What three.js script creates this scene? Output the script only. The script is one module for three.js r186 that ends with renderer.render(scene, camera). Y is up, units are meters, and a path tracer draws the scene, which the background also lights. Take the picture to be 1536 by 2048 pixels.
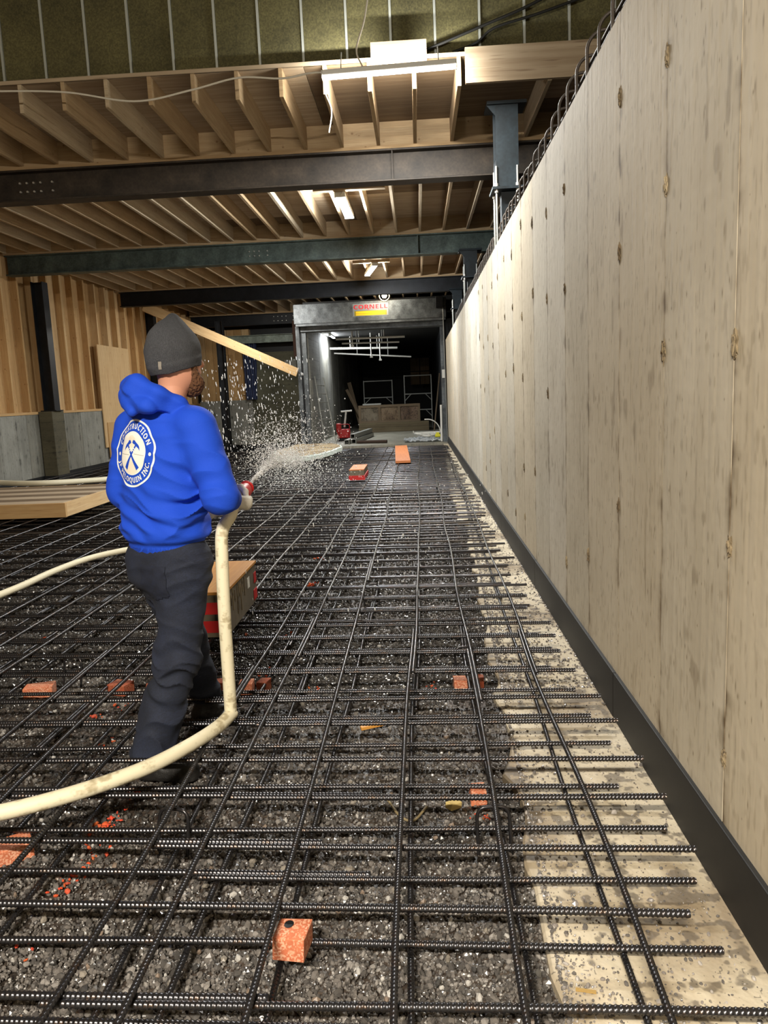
import * as THREE from 'three';
import { RoundedBoxGeometry } from 'three/addons/geometries/RoundedBoxGeometry.js';
import { mergeGeometries } from 'three/addons/utils/BufferGeometryUtils.js';
import { RectAreaLightUniformsLib } from 'three/addons/lights/RectAreaLightUniformsLib.js';
import { createNoise3D, createNoise2D } from 'simplex-noise';

RectAreaLightUniformsLib.init();
const V3 = THREE.Vector3, PI = Math.PI;
const v = (x, y, z) => new V3(x, y, z);
function rng(seed) { let a = seed >>> 0; return () => { a = (a + 0x6D2B79F5) | 0; let t = Math.imul(a ^ (a >>> 15), 1 | a); t = (t + Math.imul(t ^ (t >>> 7), 61 | t)) ^ t; return ((t ^ (t >>> 14)) >>> 0) / 4294967296; }; }
const rnd = rng(20240611);
const rr = (a, b) => a + (b - a) * rnd();
const n3 = createNoise3D(rng(11)), n2 = createNoise2D(rng(12));
const clamp = (x, a, b) => Math.min(b, Math.max(a, x));
const lerp = (a, b, t) => a + (b - a) * t;
const sstep = (a, b, x) => { const t = clamp((x - a) / (b - a), 0, 1); return t * t * (3 - 2 * t); };

// ---------------------------------------------------------------- camera, lights, exposure
const scene = new THREE.Scene();
scene.background = new THREE.Color(0x000000);
const EYE = 1.55;
const camera = new THREE.PerspectiveCamera(2 * Math.atan(1024 / 1540) * 180 / PI, 1536 / 2048, 0.05, 200);
{
  // bearing of the wall, pitch and roll of the hand-held phone, as measured from the vanishing lines
  const D = v(67, 239, -1540).normalize();
  const U = v(1, Math.tan(0.043), 0).cross(D).normalize(); if (U.y < 0) U.negate();
  const R = D.clone().cross(U);
  const m = new THREE.Matrix4().set(R.x, R.y, R.z, 0, U.x, U.y, U.z, 0, -D.x, -D.y, -D.z, 0, 0, 0, 0, 1);
  camera.quaternion.setFromRotationMatrix(m);
  camera.position.set(0, EYE, 0);
}
const renderer = new THREE.WebGLRenderer({ antialias: true });
renderer.toneMapping = THREE.LinearToneMapping;
renderer.toneMappingExposure = 1.0;
renderer.shadowMap.enabled = true;
const LAMP_FRONT = 1050, LAMP_BAY = 420, LAMP_REAR = 2050, LAMP_TUNNEL = 420, BULB_DOOR = 9;
const COOL = new THREE.Color(1.0, 0.985, 0.93), COLD = new THREE.Color(0.92, 0.97, 1.0), WARM = new THREE.Color(1.0, 0.92, 0.79);

// ---------------------------------------------------------------- helpers
const used = new Map();
function numbered(name) { const n = used.get(name) || 0; used.set(name, n + 1); return n ? name + '_' + String(n).padStart(3, '0') : name; }
function shade(o) { o.castShadow = true; o.receiveShadow = true; return o; }
function wpos(o) { const p = v(0, 0, 0); while (o && o !== scene) { p.add(o.position); o = o.parent; } return p; }
function thing(name, label, category, pos = [0, 0, 0], group) {
  const o = new THREE.Group(); o.name = numbered(name); scene.add(o); o.position.set(...pos);
  o.userData = { label, category }; if (group) o.userData.group = group; return o;
}
function structure(name, label, category, pos = [0, 0, 0]) { const o = thing(name, label, category, pos); o.userData.kind = 'structure'; return o; }
function part(name, geo, m, parent, label) {           // geometry given in place; kept relative to its parent
  const g = Array.isArray(geo) ? (geo.length > 1 ? mergeGeometries(geo.map((x) => (x.index ? x.toNonIndexed() : x))) : geo[0]) : geo;
  const p = wpos(parent); g.translate(-p.x, -p.y, -p.z);
  const o = shade(new THREE.Mesh(g, m)); o.name = name; parent.add(o); if (label) o.userData.label = label; return o;
}
function single(name, geo, m, label, category, base = [0, 0, 0], group) {
  const g = Array.isArray(geo) ? (geo.length > 1 ? mergeGeometries(geo.map((x) => (x.index ? x.toNonIndexed() : x))) : geo[0]) : geo;
  g.translate(-base[0], -base[1], -base[2]);
  const o = shade(new THREE.Mesh(g, m)); o.name = numbered(name); o.position.set(...base); scene.add(o);
  o.userData = { label, category }; if (group) o.userData.group = group; return o;
}
// box given by its two corners, uv in metres with u along the long side of every face
function uvBox(g, lx, ly, lz, off, grain) {
  const p = g.attributes.position, n = g.attributes.normal, uv = g.attributes.uv;
  const L = grain || (lx >= ly && lx >= lz ? 'x' : ly >= lz ? 'y' : 'z');
  for (let i = 0; i < p.count; i++) {
    const ax = Math.abs(n.getX(i)), ay = Math.abs(n.getY(i)), az = Math.abs(n.getZ(i));
    const c = { x: p.getX(i), y: p.getY(i), z: p.getZ(i) };
    const rest = ax > ay && ax > az ? ['y', 'z'] : ay > az ? ['x', 'z'] : ['x', 'y'];
    if (rest[1] === L) rest.reverse();
    uv.setXY(i, c[rest[0]] + off[0], c[rest[1]] + off[1]);
  }
  return g;
}
function bx(x0, x1, y0, y1, z0, z1, o = {}) {
  const w = x1 - x0, h = y1 - y0, d = z1 - z0;
  const g = o.r ? new RoundedBoxGeometry(w, h, d, 1, o.r) : new THREE.BoxGeometry(w, h, d);
  uvBox(g, w, h, d, o.off || [rnd() * 7, rnd() * 7], o.grain);
  if (o.rot) g.applyMatrix4(new THREE.Matrix4().makeRotationFromEuler(new THREE.Euler(...o.rot)));
  return g.translate((x0 + x1) / 2, (y0 + y1) / 2, (z0 + z1) / 2);
}
// board running between two points, with a cross-section a (horizontal) by b
function bar(a, b, wd, ht, o = {}) {
  const L = a.distanceTo(b), g = o.r ? new RoundedBoxGeometry(wd, ht, L, 1, o.r) : new THREE.BoxGeometry(wd, ht, L);
  uvBox(g, wd, ht, L, [rnd() * 7, rnd() * 7]);
  const z = b.clone().sub(a).normalize(), up = o.up || (Math.abs(z.y) > 0.95 ? v(0, 0, 1) : v(0, 1, 0));
  const x = up.clone().cross(z).normalize(), y = z.clone().cross(x);
  g.applyMatrix4(new THREE.Matrix4().makeBasis(x, y, z));
  const c = a.clone().add(b).multiplyScalar(0.5);
  return g.translate(c.x, c.y, c.z);
}
function rod(a, b, r0, r1 = r0, seg = 8) {
  const L = a.distanceTo(b), g = new THREE.CylinderGeometry(r1, r0, L, seg);
  g.applyQuaternion(new THREE.Quaternion().setFromUnitVectors(v(0, 1, 0), b.clone().sub(a).normalize()));
  const c = a.clone().add(b).multiplyScalar(0.5); return g.translate(c.x, c.y, c.z);
}
function tube(pts, r, seg = 40, rad = 10, tension = 0.5) {
  return new THREE.TubeGeometry(new THREE.CatmullRomCurve3(pts, false, 'catmullrom', tension), seg, r, rad, false);
}
const words = ['first', 'second', 'third', 'fourth', 'fifth', 'sixth', 'seventh', 'eighth', 'ninth', 'tenth', 'eleventh', 'twelfth', 'thirteenth', 'fourteenth', 'fifteenth', 'sixteenth', 'seventeenth', 'eighteenth', 'nineteenth'];
const tens = { 2: 'twenty', 3: 'thirty', 4: 'forty', 5: 'fifty', 6: 'sixty', 7: 'seventy' }, tenth = { 2: 'twentieth', 3: 'thirtieth', 4: 'fortieth', 5: 'fiftieth', 6: 'sixtieth', 7: 'seventieth' };
function ordinal(n) { if (n <= 19) return words[n - 1]; const t = Math.floor(n / 10), u = n % 10; return u ? tens[t] + '-' + words[u - 1] : tenth[t]; }

// ---------------------------------------------------------------- textures (tileable value noise)
function makeNoise(seed) {
  const T = new Float32Array(65536), q = rng(seed); for (let i = 0; i < 65536; i++) T[i] = q();
  return (x, y, px, py) => {
    const xi = Math.floor(x), yi = Math.floor(y); let fx = x - xi, fy = y - yi; fx = fx * fx * (3 - 2 * fx); fy = fy * fy * (3 - 2 * fy);
    const x0 = ((xi % px) + px) % px, x1 = (x0 + 1) % px, y0 = ((yi % py) + py) % py, y1 = (y0 + 1) % py;
    const h = (a, b) => T[(a * 197 + b * 7919 + ((a * b) & 1023)) & 65535];
    return lerp(lerp(h(x0, y0), h(x1, y0), fx), lerp(h(x0, y1), h(x1, y1), fx), fy);
  };
}
function texture(w, h, fn, colour = true, rep = 1, repv = rep) {
  const d = new Uint8Array(w * h * 4);
  for (let j = 0; j < h; j++) for (let i = 0; i < w; i++) {
    const c = fn(i / w, j / h), k = (j * w + i) * 4;
    if (typeof c === 'number') { d[k] = d[k + 1] = d[k + 2] = clamp(c * 255, 0, 255); } else { d[k] = clamp(c[0], 0, 255); d[k + 1] = clamp(c[1], 0, 255); d[k + 2] = clamp(c[2], 0, 255); }
    d[k + 3] = 255;
  }
  const t = new THREE.DataTexture(d, w, h); t.wrapS = t.wrapT = THREE.RepeatWrapping; t.magFilter = THREE.LinearFilter; t.minFilter = THREE.LinearMipmapLinearFilter; t.generateMipmaps = true;
  if (colour) t.colorSpace = THREE.SRGBColorSpace; t.repeat.set(rep, repv); t.needsUpdate = true; return t;
}
function fbm(N, u, v_, fx, fy, oct) { let s = 0, a = 0.5, t = 0; for (let o = 0; o < oct; o++) { s += a * N(u * fx, v_ * fy, fx, fy); t += a; a *= 0.5; fx *= 2; fy *= 2; } return s / t; }
const NA = makeNoise(1), NB = makeNoise(2), NC = makeNoise(3);
const mix3 = (a, b, t) => [lerp(a[0], b[0], t), lerp(a[1], b[1], t), lerp(a[2], b[2], t)];

// sawn softwood: grain along u; 1.6 m x 0.8 m
function woodTex(c0, c1, dark, seed, knots = 9) {
  const q = rng(seed), K = []; for (let i = 0; i < knots; i++) K.push([q(), q(), 0.006 + q() * 0.009]);
  return texture(1024, 512, (u, w) => {
    let warp = 0, kn = 0;
    for (const [a, b, r] of K) { let dx = u - a, dy = (w - b) * 0.5; dx -= Math.round(dx); dy -= Math.round(dy * 2) / 2; const e = Math.exp(-(dx * dx * 0.35 + dy * dy) / (r * r)); warp += e * 0.06; kn = Math.max(kn, Math.exp(-(dx * dx + dy * dy) / (r * r * 0.25))); }
    const g = fbm(NA, u, w + warp, 3, 24, 3), f = NB(u * 12, (w + warp) * 190, 12, 190), s = fbm(NC, u, w, 4, 4, 3);
    let c = mix3(c0, c1, clamp(g * 0.9 + s * 0.5 - 0.2, 0, 1)); c = mix3(c, dark, clamp((f - 0.55) * 0.55, 0, 0.4)); return mix3(c, dark, kn * 0.85);
  }, true, 1 / 1.6, 1 / 0.8);
}
const T_joist = woodTex([206, 189, 160], [180, 159, 129], [124, 97, 72], 21);
const T_stud = woodTex([214, 186, 140], [192, 156, 110], [128, 88, 54], 22);
const T_ply = texture(1024, 1024, (u, w) => {
  const g = fbm(NA, u, w, 3, 34, 4), b = fbm(NB, u, w, 5, 5, 4), st = NC(u * 9, w * 120, 9, 120);
  let c = mix3([192, 173, 146], [156, 134, 107], clamp(g * 1.1 + b * 0.5 - 0.35, 0, 1)); return mix3(c, [92, 68, 48], clamp((st - 0.83) * 2.4, 0, 0.6));
}, true, 1 / 2.4, 1 / 1.2);
const B_wood = texture(512, 512, (u, w) => 0.5 + 0.5 * (NA(u * 8, w * 110, 8, 110) - 0.5) + 0.25 * (NB(u * 40, w * 160, 40, 160) - 0.5), false, 1 / 1.2, 1 / 0.8);

// board-formed concrete: streaks from the form boards run up v; 2.44 m x 3.1 m
function concreteTex(c0, c1, cd, seed) {
  const q = rng(seed), N1 = makeNoise(seed), P = []; for (let i = 0; i < 420; i++) P.push([q(), q(), 0.0008 + q() * 0.0016, 1 + q() * 4]);
  const W = 1024, H = 2048, pit = new Float32Array(W * H);
  for (const [a, b, r, e] of P) { const R = Math.ceil(r * W * 2), E2 = Math.ceil(r * W * e * 1.6); for (let j = -E2; j <= E2; j++) for (let i = -R; i <= R; i++) { const x = (Math.floor(a * W) + i + W) % W, y = (Math.floor(b * H) + j + H) % H; const d = (i / (r * W)) ** 2 + (j / (r * W * e * 1.3)) ** 2; pit[y * W + x] = Math.max(pit[y * W + x], Math.exp(-d * 1.4)); } }
  const t = texture(W, H, (u, w) => {
    const st = fbm(N1, u, w, 90, 3, 3), bl = fbm(NB, u, w, 5, 6, 4), fi = fbm(NC, u, w, 160, 60, 2), wide = fbm(NA, u, w, 12, 2, 2);
    const ed = Math.abs(u * 4 - Math.round(u * 4)) / 4 * 2.44, run = fbm(NA, u, w, 8, 26, 4); let c = mix3(c0, c1, clamp(st * 0.45 + bl * 0.9 + wide * 0.35 - 0.45, 0, 1));
    c = mix3(c, cd, clamp(Math.exp(-ed / 0.007) * (run * 1.7 - 0.35), 0, 0.75) + clamp(Math.exp(-ed / 0.03) * (run - 0.56) * 3.2, 0, 0.6));
    c = mix3(c, cd, clamp((fi - 0.62) * 1.0, 0, 0.2) + clamp((NA(u * 60, w * 30, 60, 30) * (0.6 + bl * 0.7) - 0.86) * 2, 0, 0.3));
    return mix3(c, cd, pit[Math.min(H - 1, Math.floor(w * H)) * W + Math.min(W - 1, Math.floor(u * W))] * 0.6);
  }, true, 1 / 2.44, 1 / 3.1);
  return t;
}
const T_wall = concreteTex([208, 200, 184], [184, 174, 155], [112, 98, 78], 31);
const T_grey = concreteTex([168, 166, 158], [120, 118, 110], [62, 60, 54], 33);
const B_wall = texture(512, 1024, (u, w) => 0.5 + 0.45 * (fbm(NA, u, w, 120, 5, 2) - 0.5) + 0.4 * (fbm(NB, u, w, 60, 80, 3) - 0.5), false, 1 / 2.44, 1 / 3.1);
const T_ground = texture(1024, 1024, (u, w) => {
  const a = fbm(NA, u, w, 6, 6, 5), b = fbm(NB, u, w, 90, 90, 3), c = fbm(NC, u, w, 16, 16, 3);
  const m = mix3([84, 76, 69], [128, 114, 103], clamp(a * 1.7 - 0.45, 0, 1)); return mix3(m, b > 0.55 ? [150, 144, 134] : [24, 23, 22], clamp(Math.abs(b - 0.5) * 1.9, 0, 0.7) * (0.5 + c * 0.6));
}, true, 1 / 1.7);
const B_ground = texture(1024, 1024, (u, w) => fbm(NB, u, w, 90, 90, 3) * 0.7 + fbm(NA, u, w, 24, 24, 3) * 0.5 - 0.1, false, 1 / 1.7);
const T_footing = texture(1024, 1024, (u, w) => {
  const a = fbm(NA, u, w, 5, 5, 5), b = fbm(NB, u, w, 40, 40, 3), s = fbm(NC, u, w, 9, 3, 4), g = NA(u * 200, w * 200, 200, 200);
  let c = mix3([216, 205, 182], [176, 162, 136], clamp(a * 1.6 - 0.3, 0, 1)); c = mix3(c, [120, 102, 78], clamp((s - 0.46) * 2.4, 0, 0.6)); c = mix3(c, [70, 62, 52], clamp((b * (0.5 + a) - 0.62) * 5, 0, 0.5)); return mix3(c, [40, 36, 32], g > 0.9 ? 0.4 : 0);
}, true, 1 / 1.5);
const T_brick = texture(256, 256, (u, w) => { const a = fbm(NA, u, w, 5, 5, 4), b = fbm(NB, u, w, 40, 40, 2); return mix3(mix3([206, 122, 84], [176, 92, 62], clamp(a * 1.5 - 0.25, 0, 1)), [232, 190, 160], clamp((b * (0.4 + a) - 0.42) * 3, 0, 0.7)); }, true, 6);
const T_steel = texture(512, 512, (u, w) => { const a = fbm(NA, u, w, 8, 8, 4), b = fbm(NB, u, w, 60, 60, 2); const k = 0.55 + a * 0.6 + (b - 0.5) * 0.25; return [200 * k, 200 * k, 200 * k]; }, true, 0.8);
const T_olive = texture(512, 512, (u, w) => { const a = fbm(NA, u, w, 4, 4, 4), b = fbm(NB, u, w, 120, 120, 2); const k = 0.72 + a * 0.35 + (b - 0.5) * 0.4; return [112 * k, 108 * k, 80 * k]; }, true, 0.7);
const T_rust = texture(256, 256, (u, w) => { const a = fbm(NA, u, w, 10, 10, 4), b = fbm(NB, u, w, 50, 50, 2); return mix3([74, 73, 74], [96, 76, 62], clamp((a - 0.5) * 2 + (b - 0.6) * 1.4, 0, 0.8)); }, true, 4);
const B_fleece = texture(512, 512, (u, w) => 0.5 + 0.5 * (fbm(NA, u, w, 180, 180, 2) - 0.5) + 0.25 * (fbm(NB, u, w, 12, 12, 3) - 0.5), false, 3);
const B_denim = texture(512, 512, (u, w) => 0.5 + 0.3 * Math.sin((u + w) * 2 * PI * 120) + 0.5 * (NA(u * 160, w * 160, 160, 160) - 0.5), false, 4);
const T_denim = texture(512, 512, (u, w) => { const a = fbm(NA, u, w, 5, 5, 4), b = NB(u * 220, w * 220, 220, 220); const k = 0.7 + a * 0.5 + (b - 0.5) * 0.35; return [27 * k, 33 * k, 50 * k]; }, true, 2);
const T_knit = texture(512, 256, (u, w) => { const rib = Math.abs(Math.sin(u * PI * 90)), b = NB(u * 180, w * 120, 180, 120), k = 0.6 + rib * 0.28 + b * 0.35; return [64 * k, 65 * k, 69 * k]; }, true, 1, 4);
const B_knit = texture(512, 256, (u, w) => 0.6 * Math.abs(Math.sin(u * PI * 90)) + 0.4 * Math.abs(Math.sin(w * PI * 40 + u * 200)), false, 1, 4);

// ---------------------------------------------------------------- materials
const M = {};
const std = (p) => new THREE.MeshStandardMaterial(p);
M.joist = [0xffffff, 0xf2e8da, 0xe6d8c4].map((c) => std({ map: T_joist, color: c, roughness: 0.85, bumpMap: B_wood, bumpScale: 0.0012 }));
M.stud = [0xffffff, 0xf0e6d6, 0xdccfba].map((c) => std({ map: T_stud, color: c, roughness: 0.85, bumpMap: B_wood, bumpScale: 0.0012 }));
M.ply = std({ map: T_ply, roughness: 0.85, bumpMap: B_wood, bumpScale: 0.001 });
M.oldWood = std({ map: T_ply, color: 0x98928a, roughness: 0.9 });
M.plyDark = std({ map: T_ply, color: 0xa89e90, roughness: 0.85 });
M.wall = [0xffffff, 0xf8f5ee, 0xf3f2ef, 0xfbf6ec].map((c) => std({ map: T_wall, color: c, roughness: 0.78, bumpMap: B_wall, bumpScale: 0.003 }));
M.wallBack = std({ color: 0x241f18, roughness: 0.95 });
M.patch = std({ map: T_footing, color: 0xb7ae9f, roughness: 0.9 });
M.patchPale = std({ map: T_footing, color: 0xd4cdbf, roughness: 0.9 });
M.grey = [0xffffff, 0xe6e6e2, 0xd2d0c8].map((c) => std({ map: T_grey, color: c, roughness: 0.8, bumpMap: B_wall, bumpScale: 0.003 }));
M.pier = std({ map: T_grey, color: 0x8d8468, roughness: 0.8 });
M.olivewall = std({ map: T_grey, color: 0x9a9880, roughness: 0.8 });
M.slab = std({ map: T_grey, color: 0xf2eee2, roughness: 0.6 });
M.tar = std({ map: T_steel, color: 0x1d1c1b, roughness: 0.62 });
M.ground = std({ map: T_ground, color: 0xa8a29c, roughness: 0.5, bumpMap: B_ground, bumpScale: 0.014 });
M.stone = std({ color: 0xffffff, roughness: 0.22 });
M.footing = std({ map: T_footing, roughness: 0.6, bumpMap: B_ground, bumpScale: 0.004 });
M.rebar = std({ map: T_rust, color: 0xe6e6ea, roughness: 0.27, metalness: 0.8 });
M.rebarRust = std({ map: T_rust, color: 0xf0dcc4, roughness: 0.6, metalness: 0.15 });
M.beamBrown = std({ map: T_steel, color: 0x52463a, roughness: 0.55, metalness: 0.2 });
M.beamGreen = std({ map: T_steel, color: 0x74837a, roughness: 0.55, metalness: 0.15 });
M.beamBlack = std({ map: T_steel, color: 0x24262b, roughness: 0.55, metalness: 0.2 });
M.column = std({ map: T_steel, color: 0x263239, roughness: 0.5, metalness: 0.25 });
M.galv = std({ color: 0xc4c8c0, roughness: 0.45, metalness: 0.3 });
M.bolt = std({ color: 0xc9c6be, roughness: 0.4, metalness: 0.6 });
M.olive = std({ map: T_olive, color: 0xe6e2c8, roughness: 0.9 });
M.doorGrey = std({ map: T_steel, color: 0x8a8f92, roughness: 0.5, metalness: 0.3 });
M.black = std({ color: 0x0b0b0c, roughness: 0.6 });
M.white = std({ color: 0xe8e6de, roughness: 0.5 });
M.cable = std({ color: 0xddd6c6, roughness: 0.6 });
M.lineDark = std({ color: 0x1c1b18, roughness: 0.7 });
M.foam = std({ color: 0xd3dcd2, roughness: 0.9, bumpMap: B_ground, bumpScale: 0.02 });
M.foamEdge = std({ color: 0xcfe0d6, roughness: 0.85 });
M.plank = std({ map: T_stud, color: 0xf5b088, roughness: 0.6 });
M.formPly = std({ map: T_stud, color: 0xffd688, roughness: 0.55 });
M.boxSide = std({ map: T_grey, color: 0xb9ab98, roughness: 0.85 });
M.red = std({ color: 0xc02020, roughness: 0.45 });
M.brick = std({ map: T_brick, roughness: 0.85 });
M.brickDark = std({ map: T_brick, color: 0xc8a898, roughness: 0.85 });
M.hose = std({ map: texture(256, 256, (u, w) => { const a = fbm(NA, u, w, 6, 6, 4), b = fbm(NB, u, w, 40, 10, 3); return mix3([226, 217, 188], [150, 134, 100], clamp((a - 0.58) * 2.2 + (b - 0.6) * 1.2, 0, 0.6)); }, true, 3, 1), roughness: 0.62 });
M.hosePale = std({ color: 0xe6ddc0, roughness: 0.6 });
M.steelPale = std({ color: 0x9b9b94, roughness: 0.45, metalness: 0.4 });
M.tarp = std({ color: 0x2a3350, roughness: 0.6 });
M.plastic = new THREE.MeshPhysicalMaterial({ color: 0xcfd4d8, roughness: 0.35, transmission: 0.35, thickness: 0 });
M.water = new THREE.MeshPhysicalMaterial({ color: 0xffffff, roughness: 0.15, transmission: 0.2, thickness: 0 });
const glow = (c, k) => std({ color: 0x111111, emissive: c, emissiveIntensity: k, roughness: 0.5 });

// ================================================================ THE SETTING
const ROOF = 7.6, XL = -7.6, XR = 5.2, ZB = 6.0, WX = 0.87, WT = 3.03;
const groundDrop = (z) => -0.12 * sstep(-17, -22, z);
{ // gravel ground
  const g = new THREE.PlaneGeometry(8.95, 29.6, 150, 420); g.rotateX(-PI / 2); g.translate(-3.13, 0, -9);
  const p = g.attributes.position, uv = g.attributes.uv;
  for (let i = 0; i < p.count; i++) { const x = p.getX(i), z = p.getZ(i); const y = groundDrop(z) + 0.014 * n2(x * 1.7, z * 1.7) + 0.007 * n2(x * 7, z * 7) - 0.012; p.setY(i, y); uv.setXY(i, x, z); }
  g.computeVertexNormals();
  const floor = structure('floor', 'dark wet crushed gravel ground beneath the reinforcing bars', 'ground');
  part('gravel_bed', g, M.ground, floor);
  part('subsoil', bx(XL - 0.3, 1.3, -0.6, -0.3, -24.5, ZB), M.black, floor);
  // larger stones in front, one by one
  const q = rng(77), base = [0, 1, 2].map((k) => { const s = new THREE.IcosahedronGeometry(1, 0); const pp = s.attributes.position; for (let i = 0; i < pp.count; i++) { const a = v(pp.getX(i), pp.getY(i), pp.getZ(i)); const f = 1 + 0.4 * n3(a.x * 1.3 + k * 9, a.y * 1.3, a.z * 1.3); pp.setXYZ(i, a.x * f, a.y * f * 0.62, a.z * f * 0.85); } s.computeVertexNormals(); return s; });
  const sm = [0x55524d, 0x6d675e, 0x857d72, 0x3d3b39, 0x7a6a5c].map((c) => std({ color: c, roughness: 0.38 }));
  for (let i = 0; i < 280; i++) {
    const z = -1.35 - 2.6 * q() * q() - 0.15 * q(), x = lerp(-1.1 + (z + 1.5) * 0.75, 0.42, q()), s = 0.009 + 0.011 * q() * q();
    const o = shade(new THREE.Mesh(base[i % 3], sm[Math.floor(q() * 5)])); o.name = 'stone'; o.scale.set(s * (0.8 + q() * 0.5), s, s * (0.8 + q() * 0.5)); o.rotation.set(q() * 6, q() * 6, q() * 6); o.position.set(x, groundDrop(z) + s * 0.25, z); floor.add(o);
  }
  // the countless small gravel
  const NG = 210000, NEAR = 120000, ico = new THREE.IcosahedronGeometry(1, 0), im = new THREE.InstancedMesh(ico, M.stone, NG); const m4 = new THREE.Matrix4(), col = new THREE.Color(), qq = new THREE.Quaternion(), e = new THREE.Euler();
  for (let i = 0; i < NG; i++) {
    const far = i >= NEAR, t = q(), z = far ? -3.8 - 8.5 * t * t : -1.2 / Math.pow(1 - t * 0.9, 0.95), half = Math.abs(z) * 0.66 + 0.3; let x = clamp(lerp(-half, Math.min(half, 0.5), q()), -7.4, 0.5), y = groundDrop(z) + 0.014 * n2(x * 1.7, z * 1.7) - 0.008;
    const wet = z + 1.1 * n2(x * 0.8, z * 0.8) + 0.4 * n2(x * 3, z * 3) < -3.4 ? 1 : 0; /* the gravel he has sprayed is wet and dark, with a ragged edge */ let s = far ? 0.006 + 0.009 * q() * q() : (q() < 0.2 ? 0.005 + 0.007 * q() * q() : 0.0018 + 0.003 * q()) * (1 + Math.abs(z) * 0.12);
    if (i % 22 === 0) { const u = q(); x = 0.31 + 0.033 * Math.max(0, -z - 1.6) + 0.5 * u * u * u; if (x > 0.85) x = 0.85; y = 0.02; s *= 0.75; }
    e.set(q() * 6, q() * 6, q() * 6); qq.setFromEuler(e);
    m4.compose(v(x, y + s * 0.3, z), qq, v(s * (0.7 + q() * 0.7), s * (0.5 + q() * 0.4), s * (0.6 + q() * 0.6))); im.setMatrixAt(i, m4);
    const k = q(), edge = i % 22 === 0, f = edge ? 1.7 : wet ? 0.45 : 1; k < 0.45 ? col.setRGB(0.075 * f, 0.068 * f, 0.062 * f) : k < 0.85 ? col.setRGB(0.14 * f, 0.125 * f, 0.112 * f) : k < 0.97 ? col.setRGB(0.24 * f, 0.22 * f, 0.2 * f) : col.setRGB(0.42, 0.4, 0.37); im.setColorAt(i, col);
  }
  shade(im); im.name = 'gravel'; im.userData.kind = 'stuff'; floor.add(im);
  // concrete footing along the right wall, with a ragged inner edge
  const sh = new THREE.Shape(); sh.moveTo(1.0, 1.0);
  sh.lineTo(0.33, 1.0); for (let z = 0.8; z >= -23; z -= 0.12) sh.lineTo(0.29 + 0.036 * Math.max(0, -z - 1.6) * (z > -9 ? 1 : 0.6) * 0.9 + 0.035 * n2(z * 2.1, 3) + 0.02 * n2(z * 9, 8), z);
  sh.lineTo(1.0, -23);
  const fg = new THREE.ExtrudeGeometry(sh, { depth: 0.09, bevelEnabled: true, bevelSize: 0.008, bevelThickness: 0.008, bevelSegments: 1 }); fg.rotateX(PI / 2); fg.scale(1, 1, -1);
  const ix = fg.index; const pos = fg.attributes.position; // mirrored: turn the faces round again
  for (let i = 0; i < pos.count; i += 3) { for (const A of [pos, fg.attributes.uv]) for (let c = 0; c < A.itemSize; c++) { const a = A.array, s = a[(i + 1) * A.itemSize + c]; a[(i + 1) * A.itemSize + c] = a[(i + 2) * A.itemSize + c]; a[(i + 2) * A.itemSize + c] = s; } }
  fg.computeVertexNormals(); for (let i = 0; i < pos.count; i++) { fg.attributes.uv.setXY(i, pos.getX(i), -pos.getZ(i)); pos.setZ(i, -pos.getZ(i)); }
  for (let i = 0; i < pos.count; i++) pos.setZ(i, pos.getZ(i));
  // keep z negative ahead of the camera
  let zmin = 1e9; for (let i = 0; i < pos.count; i++) zmin = Math.min(zmin, pos.getZ(i)); if (zmin > -5) { for (let i = 0; i < pos.count; i++) pos.setZ(i, -pos.getZ(i)); }
  fg.computeVertexNormals(); fg.translate(0, 0.012, 0);
  const ft = structure('trim_1', 'pale stained concrete footing along the foot of the right wall', 'footing');
  part('footing_top', fg, M.footing, ft);
}
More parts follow.
